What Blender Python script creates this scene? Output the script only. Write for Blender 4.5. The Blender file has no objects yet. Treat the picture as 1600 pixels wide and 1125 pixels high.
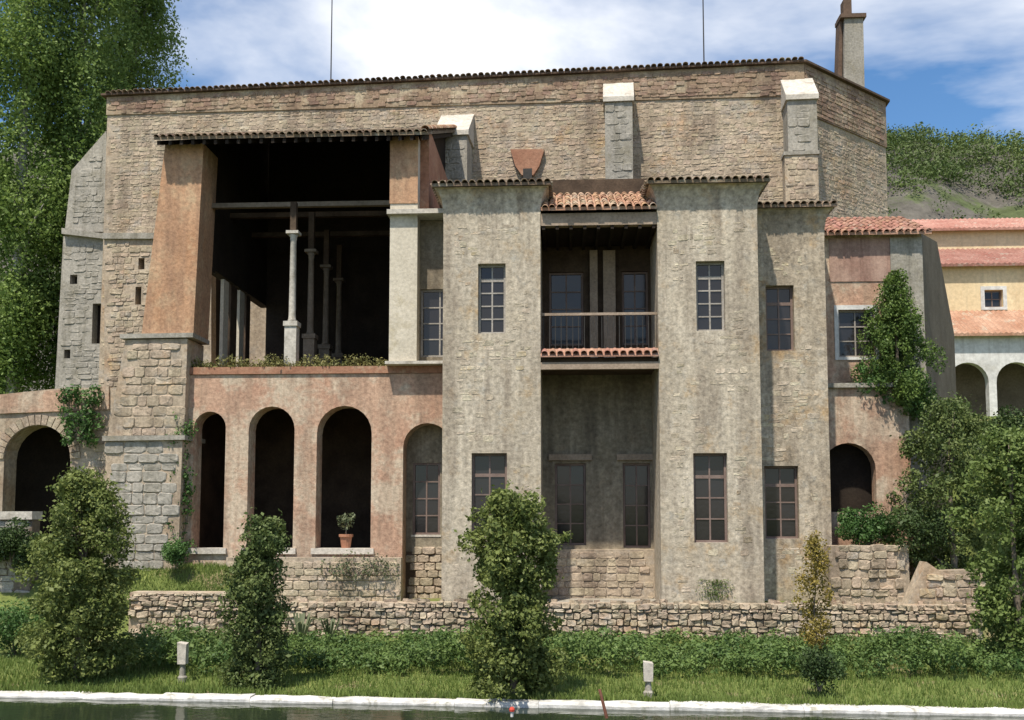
import bpy, bmesh, math, random
import numpy as np
from mathutils import Vector, Matrix
random.seed(7); RNG = np.random.default_rng(7)
R = math.radians
scene = bpy.context.scene
COL = scene.collection

# ------------------------------------------------------------------ camera
F = 1556.0; YAW = R(3.0); PITCH = R(4.5); SHIFT = 0.0719
CAM = Vector((0, -31, 4.0))
cd = bpy.data.cameras.new('camera'); cam = bpy.data.objects.new('camera', cd); COL.objects.link(cam)
cd.sensor_width = 36; cd.sensor_fit = 'HORIZONTAL'; cd.lens = 36 * F / 1600
cd.shift_y = SHIFT; cd.clip_end = 3000; cd.clip_start = 0.1
cam.location = CAM; cam.rotation_euler = (R(90) + PITCH, 0, YAW)
scene.camera = cam

# ------------------------------------------------------------------ world and sun
SKYLOC = (5.83, 0.62, 7.79)
SUN_EL, SUN_AZ = R(63), R(203)          # azimuth clockwise from +Y: behind the camera, to the left
w = bpy.data.worlds.new('World'); scene.world = w; w.use_nodes = True
nt = w.node_tree; nt.nodes.clear()
out = nt.nodes.new('ShaderNodeOutputWorld'); bg = nt.nodes.new('ShaderNodeBackground')
sky = nt.nodes.new('ShaderNodeTexSky'); sky.sky_type = 'NISHITA'; sky.sun_disc = False
sky.sun_elevation = SUN_EL; sky.sun_rotation = SUN_AZ; sky.ozone_density = 2.2; sky.dust_density = 0.6
tc = nt.nodes.new('ShaderNodeTexCoord')
sep = nt.nodes.new('ShaderNodeSeparateXYZ'); nt.links.new(tc.outputs['Generated'], sep.inputs[0])
def wm(op, a, b):
    n = nt.nodes.new('ShaderNodeMath'); n.operation = op
    for i, v in enumerate((a, b)):
        if v is None: continue
        if isinstance(v, (int, float)): n.inputs[i].default_value = v
        else: nt.links.new(v, n.inputs[i])
    return n.outputs[0]
zz = wm('ADD', wm('MAXIMUM', sep.outputs[2], 0.0), 0.22)
cmb = nt.nodes.new('ShaderNodeCombineXYZ')
nt.links.new(wm('DIVIDE', sep.outputs[0], zz), cmb.inputs[0]); nt.links.new(wm('DIVIDE', sep.outputs[1], zz), cmb.inputs[1])
mp = nt.nodes.new('ShaderNodeMapping'); mp.inputs['Location'].default_value = SKYLOC; mp.inputs['Scale'].default_value = (1.0, 1.3, 1)
nt.links.new(cmb.outputs[0], mp.inputs[0])
ns = nt.nodes.new('ShaderNodeTexNoise'); ns.inputs['Scale'].default_value = 1.15; ns.inputs['Detail'].default_value = 7; ns.inputs['Roughness'].default_value = 0.56
ns.inputs['Distortion'].default_value = 0.25
nt.links.new(mp.outputs[0], ns.inputs[0])
rp = nt.nodes.new('ShaderNodeValToRGB'); rp.color_ramp.elements[0].position = 0.46; rp.color_ramp.elements[1].position = 0.66
nt.links.new(ns.outputs[0], rp.inputs[0])
mx = nt.nodes.new('ShaderNodeMix'); mx.data_type = 'RGBA'
nt.links.new(rp.outputs[0], mx.inputs[0])
hsv = nt.nodes.new('ShaderNodeHueSaturation'); hsv.inputs['Saturation'].default_value = 1.22; hsv.inputs['Value'].default_value = 1.4; nt.links.new(sky.outputs[0], hsv.inputs['Color'])
nt.links.new(hsv.outputs[0], mx.inputs[6]); mx.inputs[7].default_value = (9.6, 9.8, 10.2, 1)
nt.links.new(mx.outputs[2], bg.inputs[0]); bg.inputs[1].default_value = 0.088
nt.links.new(bg.outputs[0], out.inputs[0])

sl = bpy.data.lights.new('sun', 'SUN'); sl.energy = 4.9; sl.angle = R(1.2); sl.color = (1.0, 0.91, 0.77)
so = bpy.data.objects.new('sun', sl); COL.objects.link(so)
sd = Vector((math.sin(SUN_AZ) * math.cos(SUN_EL), math.cos(SUN_AZ) * math.cos(SUN_EL), math.sin(SUN_EL)))
so.rotation_euler = sd.to_track_quat('Z', 'Y').to_euler()
so.location = (-20, -40, 60)
vs = scene.view_settings; vs.view_transform = 'Standard'; vs.look = 'None'; vs.exposure = 0.42; vs.gamma = 1; vs.use_curve_mapping = False
scene.cycles.max_bounces = 6; scene.cycles.transparent_max_bounces = 4

# ------------------------------------------------------------------ helpers
CR = cam.rotation_euler.to_matrix()
def ray(px, py):
    return CR @ Vector(((px - 800) / F, (562.5 - py + 1600 * SHIFT) / F, -1))
def P(px, py, Y):
    d = ray(px, py); t = (Y - CAM.y) / d.y
    return CAM + d * t
def PZ(px, py, z):
    d = ray(px, py); t = (z - CAM.z) / d.z
    return CAM + d * t
def X(px, Y, py=700): return P(px, py, Y).x
def Z(py, Y, px=880): return P(px, py, Y).z

ORG = {}
def props(o, label=None, cat=None, group=None, kind=None):
    if label: o['label'] = label
    if cat: o['category'] = cat
    if group: o['group'] = group
    if kind: o['kind'] = kind
    return o
def empty(name, loc, label=None, cat=None, group=None, kind=None, rotz=0, local=False):
    o = bpy.data.objects.new(name, None); COL.objects.link(o); o.empty_display_size = 0.3
    o.location = loc; o.rotation_euler = (0, 0, rotz)
    ORG[o.name] = Vector((0, 0, 0)) if local else Vector(loc)
    return props(o, label, cat, group, kind)
def link(name, me, parent=None, loc=(0, 0, 0), rot=(0, 0, 0), scale=(1, 1, 1)):
    o = bpy.data.objects.new(name, me); COL.objects.link(o)
    l = Vector(loc)
    if parent is not None:
        o.parent = parent; l = l - ORG[parent.name]
    o.location = l; o.rotation_euler = rot; o.scale = scale
    ORG[o.name] = Vector(loc)
    return o
class MB:
    def __init__(s): s.v = []; s.f = []
    def add(s, vs, fs):
        n = len(s.v); s.v += [tuple(v) for v in vs]; s.f += [tuple(i + n for i in f) for f in fs]; return s
    def box(s, x0, x1, y0, y1, z0, z1):
        return s.add([(x0,y0,z0),(x1,y0,z0),(x1,y1,z0),(x0,y1,z0),(x0,y0,z1),(x1,y0,z1),(x1,y1,z1),(x0,y1,z1)],
                     [(0,3,2,1),(4,5,6,7),(0,1,5,4),(1,2,6,5),(2,3,7,6),(3,0,4,7)])
    def prism(s, poly, y0, y1, poly2=None):
        n = len(poly); q = poly2 or poly
        a = sum(poly[i][0]*poly[(i+1)%n][1]-poly[(i+1)%n][0]*poly[i][1] for i in range(n))
        if a < 0: poly = poly[::-1]; q = q[::-1]
        vs = [(p[0], y0, p[1]) for p in poly] + [(p[0], y1, p[1]) for p in q]
        fs = [tuple(range(n)), tuple(range(2*n-1, n-1, -1))]
        fs += [(i, i+n, (i+1)%n+n, (i+1)%n) for i in range(n)]
        return s.add(vs, fs)
    def wall(s, outer, holes, y0, y1):
        bm = bmesh.new(); ed = []
        for loop in [outer] + holes:
            vv = [bm.verts.new((p[0], 0, p[1])) for p in loop]
            ed += [bm.edges.new((vv[i], vv[(i+1) % len(vv)])) for i in range(len(vv))]
        bmesh.ops.triangle_fill(bm, use_beauty=True, use_dissolve=False, edges=ed)
        bm.verts.index_update()
        vs = [tuple(v.co) for v in bm.verts]; n = len(vs)
        fr = []
        for f in bm.faces:
            idx = [v.index for v in f.verts]
            a, b, c = [vs[i] for i in idx[:3]]
            if (b[0]-a[0])*(c[2]-a[2])-(c[0]-a[0])*(b[2]-a[2]) < 0: idx = idx[::-1]
            fr.append(tuple(idx))
        bm.free()
        V = [(v[0], y0, v[2]) for v in vs] + [(v[0], y1, v[2]) for v in vs]
        Fs = fr + [tuple(i+n for i in f[::-1]) for f in fr]
        k = 0
        for li, loop in enumerate([outer] + holes):
            m = len(loop); area = sum(loop[i][0]*loop[(i+1)%m][1]-loop[(i+1)%m][0]*loop[i][1] for i in range(m))
            ccw = area > 0
            if li > 0: ccw = not ccw
            for i in range(m):
                a, b = k+i, k+(i+1) % m
                Fs.append((a, a+n, b+n, b) if ccw else (a, b, b+n, a+n))
            k += m
        return s.add(V, Fs)
    def tube(s, pts, rads, seg=8):
        pts = [Vector(p) for p in pts]; rings = []
        for i, p in enumerate(pts):
            d = (pts[min(i+1, len(pts)-1)] - pts[max(i-1, 0)]).normalized()
            a = d.cross(Vector((0.31, 0.77, 0.2))).normalized(); b = d.cross(a)
            rings.append([p + (a*math.cos(2*math.pi*k/seg) + b*math.sin(2*math.pi*k/seg))*rads[i] for k in range(seg)])
        vs = [v for r in rings for v in r]; fs = []
        for i in range(len(pts)-1):
            for k in range(seg):
                fs.append((i*seg+k, (i+1)*seg+k, (i+1)*seg+(k+1) % seg, i*seg+(k+1) % seg))
        fs.append(tuple(range(seg))); fs.append(tuple(range((len(pts)-1)*seg+seg-1, (len(pts)-1)*seg-1, -1)))
        return s.add(vs, fs)
    def lathe(s, c, prof, seg=12):
        vs = []; fs = []
        for r, z in prof:
            vs += [(c[0]+r*math.cos(2*math.pi*k/seg), c[1]+r*math.sin(2*math.pi*k/seg), c[2]+z) for k in range(seg)]
        for i in range(len(prof)-1):
            for k in range(seg): fs.append((i*seg+k, i*seg+(k+1) % seg, (i+1)*seg+(k+1) % seg, (i+1)*seg+k))
        fs.append(tuple(range(seg-1, -1, -1))); fs.append(tuple(range((len(prof)-1)*seg, len(prof)*seg)))
        return s.add(vs, fs)
    def build(s, name, mat, parent=None, label=None, cat=None, group=None, kind=None, smooth=False):
        a = np.array(s.v, float); lo, hi = a.min(0), a.max(0)
        c = Vector(((lo[0]+hi[0])/2, (lo[1]+hi[1])/2, lo[2]))
        me = bpy.data.meshes.new(name); me.from_pydata((a - np.array(c)).tolist(), [], s.f); me.materials.append(mat)
        if smooth: me.polygons.foreach_set('use_smooth', [True]*len(me.polygons))
        me.update()
        o = link(name, me, parent, c)
        return props(o, label, cat, group, kind)

# ------------------------------------------------------------------ materials
def mat(name, c1, c2, scale=0.6, rough=0.9, bump=0.3, c3=None, c3pos=(0.58, 0.68), fine=9.0, streak=None, island=0.0, spec=0.2, bdist=0.03, cours=0.0, var=0.35, c4=None, spot=.55, stain=None):
    m = bpy.data.materials.new(name); m.use_nodes = True; t = m.node_tree; N = t.nodes; L = t.links
    b = N['Principled BSDF']; b.inputs['Roughness'].default_value = rough; b.inputs['Specular IOR Level'].default_value = spec
    g = N.new('ShaderNodeNewGeometry')
    def noise(s, det=5, ro=0.6, sc=None):
        n = N.new('ShaderNodeTexNoise'); n.inputs['Scale'].default_value = s; n.inputs['Detail'].default_value = det; n.inputs['Roughness'].default_value = ro
        if sc:
            q = N.new('ShaderNodeMapping'); q.inputs['Scale'].default_value = sc; L.new(g.outputs['Position'], q.inputs[0]); L.new(q.outputs[0], n.inputs[0])
        else: L.new(g.outputs['Position'], n.inputs[0])
        return n.outputs[0]
    def ramp(x, a, bb):
        r = N.new('ShaderNodeMapRange'); r.inputs[1].default_value = a; r.inputs[2].default_value = bb; L.new(x, r.inputs[0]); return r.outputs[0]
    def mixc(fac, A, B, mode='MIX'):
        x = N.new('ShaderNodeMix'); x.data_type = 'RGBA'; x.blend_type = mode
        if isinstance(fac, float): x.inputs[0].default_value = fac
        else: L.new(fac, x.inputs[0])
        for i, v in ((6, A), (7, B)):
            if isinstance(v, tuple): x.inputs[i].default_value = (*v, 1)
            else: L.new(v, x.inputs[i])
        return x.outputs[2]
    col = mixc(ramp(noise(scale, 6), 0.34, 0.66), c1, c2)
    if c3: col = mixc(ramp(noise(scale*1.7, 7, 0.68), *c3pos), col, c3)
    if c4: col = mixc(ramp(noise(scale*3.1, 8, 0.7, (1, 1, 1.3)), spot, spot+.12), col, c4)
    if streak: col = mixc(ramp(noise(1.0, 6, 0.6, (4.0, 4.0, 0.3)), 0.48, 0.72), col, streak)
    if stain:
        k_ = noise(1.0, 7, 0.62, (1.5, 1.5, .16)); k3 = noise(.55, 4, .6)
        mm_ = N.new('ShaderNodeMath'); mm_.operation = 'MULTIPLY'; L.new(ramp(k_, .44, .62), mm_.inputs[0]); L.new(ramp(k3, .34, .58), mm_.inputs[1])
        m2_ = N.new('ShaderNodeMath'); m2_.operation = 'MULTIPLY'; m2_.inputs[1].default_value = .8; L.new(mm_.outputs[0], m2_.inputs[0])
        col = mixc(m2_.outputs[0], col, stain)
    if island:
        oi = N.new('ShaderNodeObjectInfo'); ad = N.new('ShaderNodeMath'); ad.operation = 'ADD'
        L.new(g.outputs['Random Per Island'], ad.inputs[0]); L.new(oi.outputs['Random'], ad.inputs[1])
        fr = N.new('ShaderNodeMath'); fr.operation = 'FRACT'; L.new(ad.outputs[0], fr.inputs[0])
        k = N.new('ShaderNodeMapRange'); k.inputs[3].default_value = 1-island; k.inputs[4].default_value = 1+island*0.7; L.new(fr.outputs[0], k.inputs[0])
        hs = N.new('ShaderNodeHueSaturation'); L.new(k.outputs[0], hs.inputs['Value']); L.new(col, hs.inputs['Color'])
        k2 = N.new('ShaderNodeMapRange'); k2.inputs[3].default_value = 0.49; k2.inputs[4].default_value = 0.515
        f2 = N.new('ShaderNodeMath'); f2.operation = 'FRACT'; m5 = N.new('ShaderNodeMath'); m5.operation = 'MULTIPLY'; m5.inputs[1].default_value = 7.3
        L.new(fr.outputs[0], m5.inputs[0]); L.new(m5.outputs[0], f2.inputs[0]); L.new(f2.outputs[0], k2.inputs[0]); L.new(k2.outputs[0], hs.inputs['Hue'])
        col = hs.outputs[0]
    nf = noise(fine, 6, 0.7)
    hv = N.new('ShaderNodeHueSaturation'); kk = N.new('ShaderNodeMapRange')
    kk.inputs[1].default_value = 0.3; kk.inputs[2].default_value = 0.7; kk.inputs[3].default_value = 1-var; kk.inputs[4].default_value = 1+var*0.7
    L.new(nf, kk.inputs[0]); L.new(kk.outputs[0], hv.inputs['Value']); L.new(col, hv.inputs['Color'])
    L.new(hv.outputs[0], b.inputs['Base Color'])
    if bump:
        bp = N.new('ShaderNodeBump'); bp.inputs['Strength'].default_value = bump; bp.inputs['Distance'].default_value = bdist
        L.new(nf, bp.inputs['Height']); L.new(bp.outputs[0], b.inputs['Normal'])
    return m
def leafmat(name, c1, c2, scale=0.8, trans=0.25):
    m = bpy.data.materials.new(name); m.use_nodes = True; t = m.node_tree; N = t.nodes; L = t.links
    b = N['Principled BSDF']; b.inputs['Roughness'].default_value = 0.55; b.inputs['Specular IOR Level'].default_value = 0.25
    g = N.new('ShaderNodeNewGeometry')
    n = N.new('ShaderNodeTexNoise'); n.inputs['Scale'].default_value = scale; n.inputs['Detail'].default_value = 3; L.new(g.outputs['Position'], n.inputs[0])
    a = N.new('ShaderNodeMath'); a.operation = 'MULTIPLY_ADD'; a.inputs[1].default_value = 0.55; L.new(g.outputs['Random Per Island'], a.inputs[0])
    r = N.new('ShaderNodeMapRange'); r.inputs[1].default_value = 0.35; r.inputs[2].default_value = 0.65; r.inputs[3].default_value = 0; r.inputs[4].default_value = 0.5
    L.new(n.outputs[0], r.inputs[0]); L.new(r.outputs[0], a.inputs[2])
    x = N.new('ShaderNodeMix'); x.data_type = 'RGBA'; x.inputs[6].default_value = (*c1, 1); x.inputs[7].default_value = (*c2, 1); L.new(a.outputs[0], x.inputs[0])
    L.new(x.outputs[2], b.inputs['Base Color'])
    tr = N.new('ShaderNodeBsdfTranslucent'); L.new(x.outputs[2], tr.inputs[0])
    ms = N.new('ShaderNodeMixShader'); ms.inputs[0].default_value = trans
    L.new(b.outputs[0], ms.inputs[1]); L.new(tr.outputs[0], ms.inputs[2]); L.new(ms.outputs[0], N['Material Output'].inputs[0])
    return m
MT = dict(
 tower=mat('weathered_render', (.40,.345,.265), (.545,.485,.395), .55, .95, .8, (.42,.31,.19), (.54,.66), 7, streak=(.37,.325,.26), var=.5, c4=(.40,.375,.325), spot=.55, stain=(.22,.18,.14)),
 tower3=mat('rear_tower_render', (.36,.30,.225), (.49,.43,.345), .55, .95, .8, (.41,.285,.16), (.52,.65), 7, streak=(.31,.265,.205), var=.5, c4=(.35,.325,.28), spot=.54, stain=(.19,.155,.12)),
 towerstone=mat('exposed_tower_stone', (.40,.34,.255), (.52,.46,.365), .5, .95, .7, (.42,.305,.18), (.54,.68), 10, island=.22, var=.45, stain=(.24,.195,.15)),
 black=mat('deep_shade_black', (.018,.013,.01), (.032,.024,.018), 1.2, .9, .3, None, fine=12, var=.3),  # near-black colour carries the deep shade of interiors and openings
 oldtile=mat('lichened_roof_tile', (.17,.12,.085), (.27,.20,.15), .9, .95, .5, (.36,.32,.25), (.54,.64), 16, island=.3, var=.35),
 eave=mat('dark_eave_board', (.085,.06,.045), (.14,.095,.07), .9, .95, .4, None, fine=9, var=.3),
 church=mat('lime_mortar', (.37,.30,.22), (.45,.375,.29), .45, .95, .6, (.36,.26,.175), (.52,.68), 8, var=.38, c4=(.38,.335,.28), spot=.52, stain=(.21,.165,.125)),
 stone=mat('rubble_stone', (.375,.30,.22), (.465,.385,.295), .45, .92, .7, (.40,.28,.175), (.56,.66), 12, island=.16, var=.42, c4=(.36,.32,.27), spot=.53, stain=(.22,.175,.13)),
 brickband=mat('brown_brick_band', (.245,.165,.12), (.335,.245,.18), .6, .92, .5, (.39,.315,.235), (.5,.6), 10, island=.16, var=.38, stain=(.16,.105,.08)),
 greystone=mat('grey_granite', (.28,.265,.235), (.38,.355,.31), .5, .92, .6, (.22,.20,.15), (.52,.7), 10, streak=(.22,.205,.17), var=.35),
 capstone=mat('pale_cap_stone', (.44,.41,.36), (.55,.515,.46), 1.2, .9, .5, (.34,.31,.26), (.54,.66), 9, var=.3),
 orange=mat('orange_lime_plaster', (.40,.225,.13), (.50,.315,.20), .5, .95, .6, (.45,.325,.21), (.5,.65), 9, streak=(.34,.21,.135), var=.34, stain=(.27,.165,.11)),
 pink=mat('pink_faded_plaster', (.42,.25,.175), (.50,.345,.25), .5, .95, .7, (.52,.43,.33), (.46,.57), 8, streak=(.36,.25,.18), var=.4, c4=(.45,.215,.155), spot=.63, stain=(.27,.185,.135)),
 cream=mat('cream_plaster', (.50,.455,.37), (.58,.53,.44), .8, .95, .4, (.43,.38,.28), (.55,.7), 9, var=.22),
 redplaster=mat('red_brown_plaster', (.26,.125,.08), (.37,.205,.135), .7, .95, .5, (.40,.29,.2), (.56,.7), 9, var=.3),
 shadeplaster=mat('shaded_recess_plaster', (.23,.195,.14), (.32,.28,.215), .9, .95, .6, (.20,.165,.12), (.5,.66), 7, streak=(.19,.16,.12), var=.4, c4=(.30,.24,.17), spot=.56, stain=(.13,.11,.085)),  # plaster darkened to carry the shade of the recesses
 yellow=mat('yellow_ochre_wash', (.66,.52,.32), (.74,.61,.40), .3, .9, .3, (.60,.45,.27), (.55,.7), 5, streak=(.60,.49,.32), var=.2),
 whitewash=mat('whitewash', (.56,.56,.55), (.66,.66,.65), .5, .9, .3, (.47,.46,.43), (.55,.7), 4, streak=(.50,.49,.47), var=.22),
 tile=mat('clay_roof_tile', (.36,.20,.125), (.46,.29,.19), .9, .9, .5, (.47,.38,.28), (.5,.62), 16, island=.3, var=.3),
 redtile=mat('red_roof_tile', (.30,.145,.105), (.40,.235,.18), .9, .9, .5, (.38,.30,.24), (.56,.66), 9, island=.22, var=.38),
 wood=mat('dark_timber_and_shade', (.045,.03,.02), (.09,.062,.042), 1.2, .8, .4, None, fine=12, var=.3),  # real timber, and the painted shade of loggia and arcade walls
 palewood=mat('greyed_timber', (.26,.20,.15), (.34,.27,.21), 1.2, .85, .4, None, fine=12, var=.3),
 frame=mat('weathered_white_paint', (.27,.25,.225), (.37,.345,.315), 2, .7, .3, None, fine=20, var=.35),
 darkframe=mat('brown_window_paint', (.16,.115,.10), (.22,.165,.145), 2, .7, .2, None, fine=20, var=.2),
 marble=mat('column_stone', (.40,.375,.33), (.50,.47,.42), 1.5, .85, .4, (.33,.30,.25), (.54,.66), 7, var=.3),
 iron=mat('dark_iron', (.03,.03,.03), (.05,.045,.04), 3, .6, .1, None, var=.2),
 kerb=mat('pale_kerb_stone', (.50,.49,.46), (.66,.655,.635), 1.6, .8, .7, (.29,.285,.22), (.54,.66), 5, island=.05, var=.38),
 soil=mat('ground_soil_grass', (.10,.13,.035), (.16,.185,.055), .4, .98, .5, (.20,.165,.095), (.56,.66), 6, var=.35),
 bark=mat('tree_bark', (.14,.115,.09), (.24,.205,.165), 1.5, .95, .6, None, fine=14, var=.3),
 palebark=mat('poplar_bark', (.34,.33,.29), (.45,.44,.40), 1.0, .95, .5, (.2,.19,.16), (.52,.62), 10, var=.3),
 darkrender=mat('dark_render_and_shade', (.13,.105,.08), (.19,.155,.12), .8, .95, .5, None, fine=9, var=.3),  # dark tone, also paints shade on the rear columns and annex flank
 stain=mat('red_stained_render', (.30,.19,.15), (.40,.28,.225), 1.2, .95, .4, None, fine=9, streak=(.22,.13,.105), var=.3),
 pot=mat('terracotta', (.33,.15,.09), (.40,.20,.125), 2, .85, .2, None, var=.2),
 hill=mat('hillside_scrub', (.085,.08,.068), (.12,.112,.098), .05, .98, .3, (.075,.095,.04), (.5,.6), .35, var=.45, bdist=1.0),
 red=mat('red_paint', (.5,.06,.04), (.55,.08,.05), 2, .6, .1, None, var=.1),
 rust=mat('rusty_metal', (.14,.06,.04), (.2,.09,.06), 4, .8, .2, None, var=.3),
)
def glassmat():
    m = bpy.data.materials.new('old_window_glass'); m.use_nodes = True; b = m.node_tree.nodes['Principled BSDF']
    b.inputs['Base Color'].default_value = (.022, .021, .023, 1); b.inputs['Roughness'].default_value = .1; b.inputs['Specular IOR Level'].default_value = .45
    N = m.node_tree.nodes; n = N.new('ShaderNodeTexNoise'); n.inputs['Scale'].default_value = 2.5
    bp = N.new('ShaderNodeBump'); bp.inputs['Strength'].default_value = .03; bp.inputs['Distance'].default_value = .05
    m.node_tree.links.new(n.outputs[0], bp.inputs['Height']); m.node_tree.links.new(bp.outputs[0], b.inputs['Normal'])
    return m
MT['glass'] = glassmat()
def watermat():
    m = bpy.data.materials.new('pond_water'); m.use_nodes = True; b = m.node_tree.nodes['Principled BSDF']
    b.inputs['Base Color'].default_value = (.018, .026, .014, 1); b.inputs['Roughness'].default_value = .06; b.inputs['IOR'].default_value = 1.33
    N = m.node_tree.nodes; g = N.new('ShaderNodeNewGeometry'); mpn = N.new('ShaderNodeMapping'); mpn.inputs['Scale'].default_value = (1, 2.2, 1)
    n = N.new('ShaderNodeTexNoise'); n.inputs['Scale'].default_value = 2.2; n.inputs['Detail'].default_value = 3
    bp = N.new('ShaderNodeBump'); bp.inputs['Strength'].default_value = .12; bp.inputs['Distance'].default_value = .06
    L = m.node_tree.links; L.new(g.outputs['Position'], mpn.inputs[0]); L.new(mpn.outputs[0], n.inputs[0]); L.new(n.outputs[0], bp.inputs['Height']); L.new(bp.outputs[0], b.inputs['Normal'])
    return m
MT['water'] = watermat()
LM = dict(
 poplar=leafmat('poplar_leaf', (.085,.15,.03), (.28,.385,.11), .4, .42),
 mid=leafmat('shrub_leaf', (.065,.1,.022), (.24,.28,.085), 1.6, .32),
 mid2=leafmat('broad_evergreen_leaf', (.045,.08,.022), (.16,.20,.065), 1.4, .25),
 lime2=leafmat('conifer_leaf', (.04,.085,.02), (.15,.22,.05), 1.2, .25),
 dark=leafmat('evergreen_leaf', (.025,.05,.016), (.075,.115,.035), 1.2, .18),
 ivy=leafmat('ivy_leaf', (.03,.075,.02), (.10,.19,.05), 1.0, .25),
 cover=leafmat('ground_cover_leaf', (.035,.085,.024), (.17,.245,.07), .8, .3),
 olive=leafmat('olive_leaf', (.07,.09,.045), (.17,.195,.105), 1.3, .2),
 yellow=leafmat('yellowing_leaf', (.16,.14,.035), (.33,.25,.06), 1.5, .3),
 grass=leafmat('grass_blade', (.095,.15,.032), (.21,.275,.075), .6, .3),
 weed=leafmat('dry_weed', (.13,.14,.045), (.27,.25,.10), 1.5, .25),
 hill=leafmat('far_tree_leaf', (.05,.085,.022), (.13,.18,.05), .03, .2),
 lime=leafmat('light_green_leaf', (.07,.115,.025), (.18,.24,.07), 1.2, .3),
)

# ------------------------------------------------------------------ foliage
def leaf_mesh(name, cen, size, material, up=0.3, aspect=0.6, outward=None):
    n = len(cen); cen = np.asarray(cen, float)
    nor = RNG.normal(size=(n, 3)); nor /= np.linalg.norm(nor, axis=1)[:, None] + 1e-9
    nor[:, 2] += up
    if outward is not None: nor += outward * 0.7
    nor /= np.linalg.norm(nor, axis=1)[:, None] + 1e-9
    t = np.cross(nor, RNG.normal(size=(n, 3))); t /= np.linalg.norm(t, axis=1)[:, None] + 1e-9
    b = np.cross(nor, t)
    s = (size * RNG.uniform(0.45, 1.15, n) * np.where(RNG.random(n) < .12, 1.5, 1.0))[:, None]
    v = np.stack([cen + t*s*.5, cen + b*s*aspect*.5 + nor*s*.08, cen - t*s*.5, cen - b*s*aspect*.5 + nor*s*.08], 1).reshape(-1, 3)
    lo, hi = v.min(0), v.max(0); c = np.array([(lo[0]+hi[0])/2, (lo[1]+hi[1])/2, lo[2]])
    return quad_mesh(name, v - c, material), Vector(c)
def quad_mesh(name, v, material):
    n = len(v)//4
    me = bpy.data.meshes.new(name); me.vertices.add(4*n); me.vertices.foreach_set('co', v.astype(np.float32).ravel())
    me.loops.add(4*n); me.loops.foreach_set('vertex_index', np.arange(4*n, dtype=np.int32))
    me.polygons.add(n); me.polygons.foreach_set('loop_start', np.arange(0, 4*n, 4, dtype=np.int32)); me.polygons.foreach_set('loop_total', np.full(n, 4, np.int32))
    me.materials.append(material); me.update(); me.validate()
    return me
def foliage(name, cen, size, material, parent=None, **k):
    me, c = leaf_mesh(name, cen, size, material, k.pop('up', .3), k.pop('aspect', .6), k.pop('outward', None))
    return props(link(name, me, parent, c), **k)
def clumps(n, centres, radii, squash=0.75):
    centres = np.asarray(centres); radii = np.asarray(radii)
    p = radii**2; p = p/p.sum(); i = RNG.choice(len(centres), n, p=p)
    d = RNG.normal(size=(n, 3)); d /= np.linalg.norm(d, axis=1)[:, None]
    r = RNG.uniform(0.35, 1.0, n)**0.6
    off = d*(r*radii[i])[:, None]; off[:, 2] *= squash
    return centres[i] + off, d
def tree(name, base, h, prof, nclump, nleaf, leaf, lm, label, cat='tree', bark='bark', cr=0.16, trunk_r=0.08, group=None, trunk_h=0.85, lean=(0, 0), squash=0.85, up=.3, limbs=True, sway=0.04):
    """prof: list of (height fraction, radius m). Crown = uneven clumps around the envelope, trunk and limbs are real."""
    base = Vector(base); t = empty(name, base, label, cat, group)
    hs = [p[0] for p in prof]; rs = [p[1] for p in prof]
    cs = []; rr = []
    for k in range(nclump):
        u = random.uniform(hs[0], hs[-1]); env = float(np.interp(u, hs, rs)) * random.choice((random.uniform(.6, 1.0), random.uniform(.9, 1.32)))
        a = random.uniform(0, 2*math.pi); q = env*math.sqrt(random.uniform(0.1, 1))
        c = (base.x + lean[0]*u + math.cos(a)*q + sway*math.sin(u*9+base.x), base.y + lean[1]*u + math.sin(a)*q, base.z + h*u)
        cs.append(c); rr.append(max(.1, cr*h*random.uniform(.3, 1.25)*min(1, .45 + env/ max(rs))*.5))
    pts, d = clumps(nleaf, cs, rr, squash)
    # loose twigs of leaves breaking the outline
    ii = RNG.choice(len(cs), nleaf//7); dd = RNG.normal(size=(nleaf//7, 3)); dd /= np.linalg.norm(dd, axis=1)[:, None]
    ex = np.asarray(cs)[ii] + dd*(np.asarray(rr)[ii]*RNG.uniform(.9, 1.55, nleaf//7))[:, None]
    pts = np.concatenate([pts, ex]); d = np.concatenate([d, dd])
    foliage('crown', pts, leaf, lm, t, outward=d, up=up)
    tb = MB(); top = h*trunk_h
    tb.tube([base + Vector((lean[0]*u + sway*math.sin(u*9+base.x)*min(1, u*3), lean[1]*u, -0.15 + (top+.15)*u)) for u in (0, .12, .3, .5, .75, 1)], [trunk_r*1.35, trunk_r, trunk_r*.85, trunk_r*.65, trunk_r*.4, trunk_r*.12], 8)
    tb.build('trunk', MT[bark], t, smooth=True)
    if limbs:
        for c in random.sample(cs, min(10, len(cs))):
            c = Vector(c); u = max(.08, min(.8, (c.z-base.z)/h - .12)); s = base + Vector((lean[0]*u + sway*math.sin(u*9+base.x)*min(1, u*3), lean[1]*u, top*u))
            mid = (s+c)/2 + Vector((0, 0, .04*h))
            MB().tube([s, mid, c], [trunk_r*.4, trunk_r*.25, trunk_r*.08], 5).build('limb', MT[bark], t, smooth=True)
    return t

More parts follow.
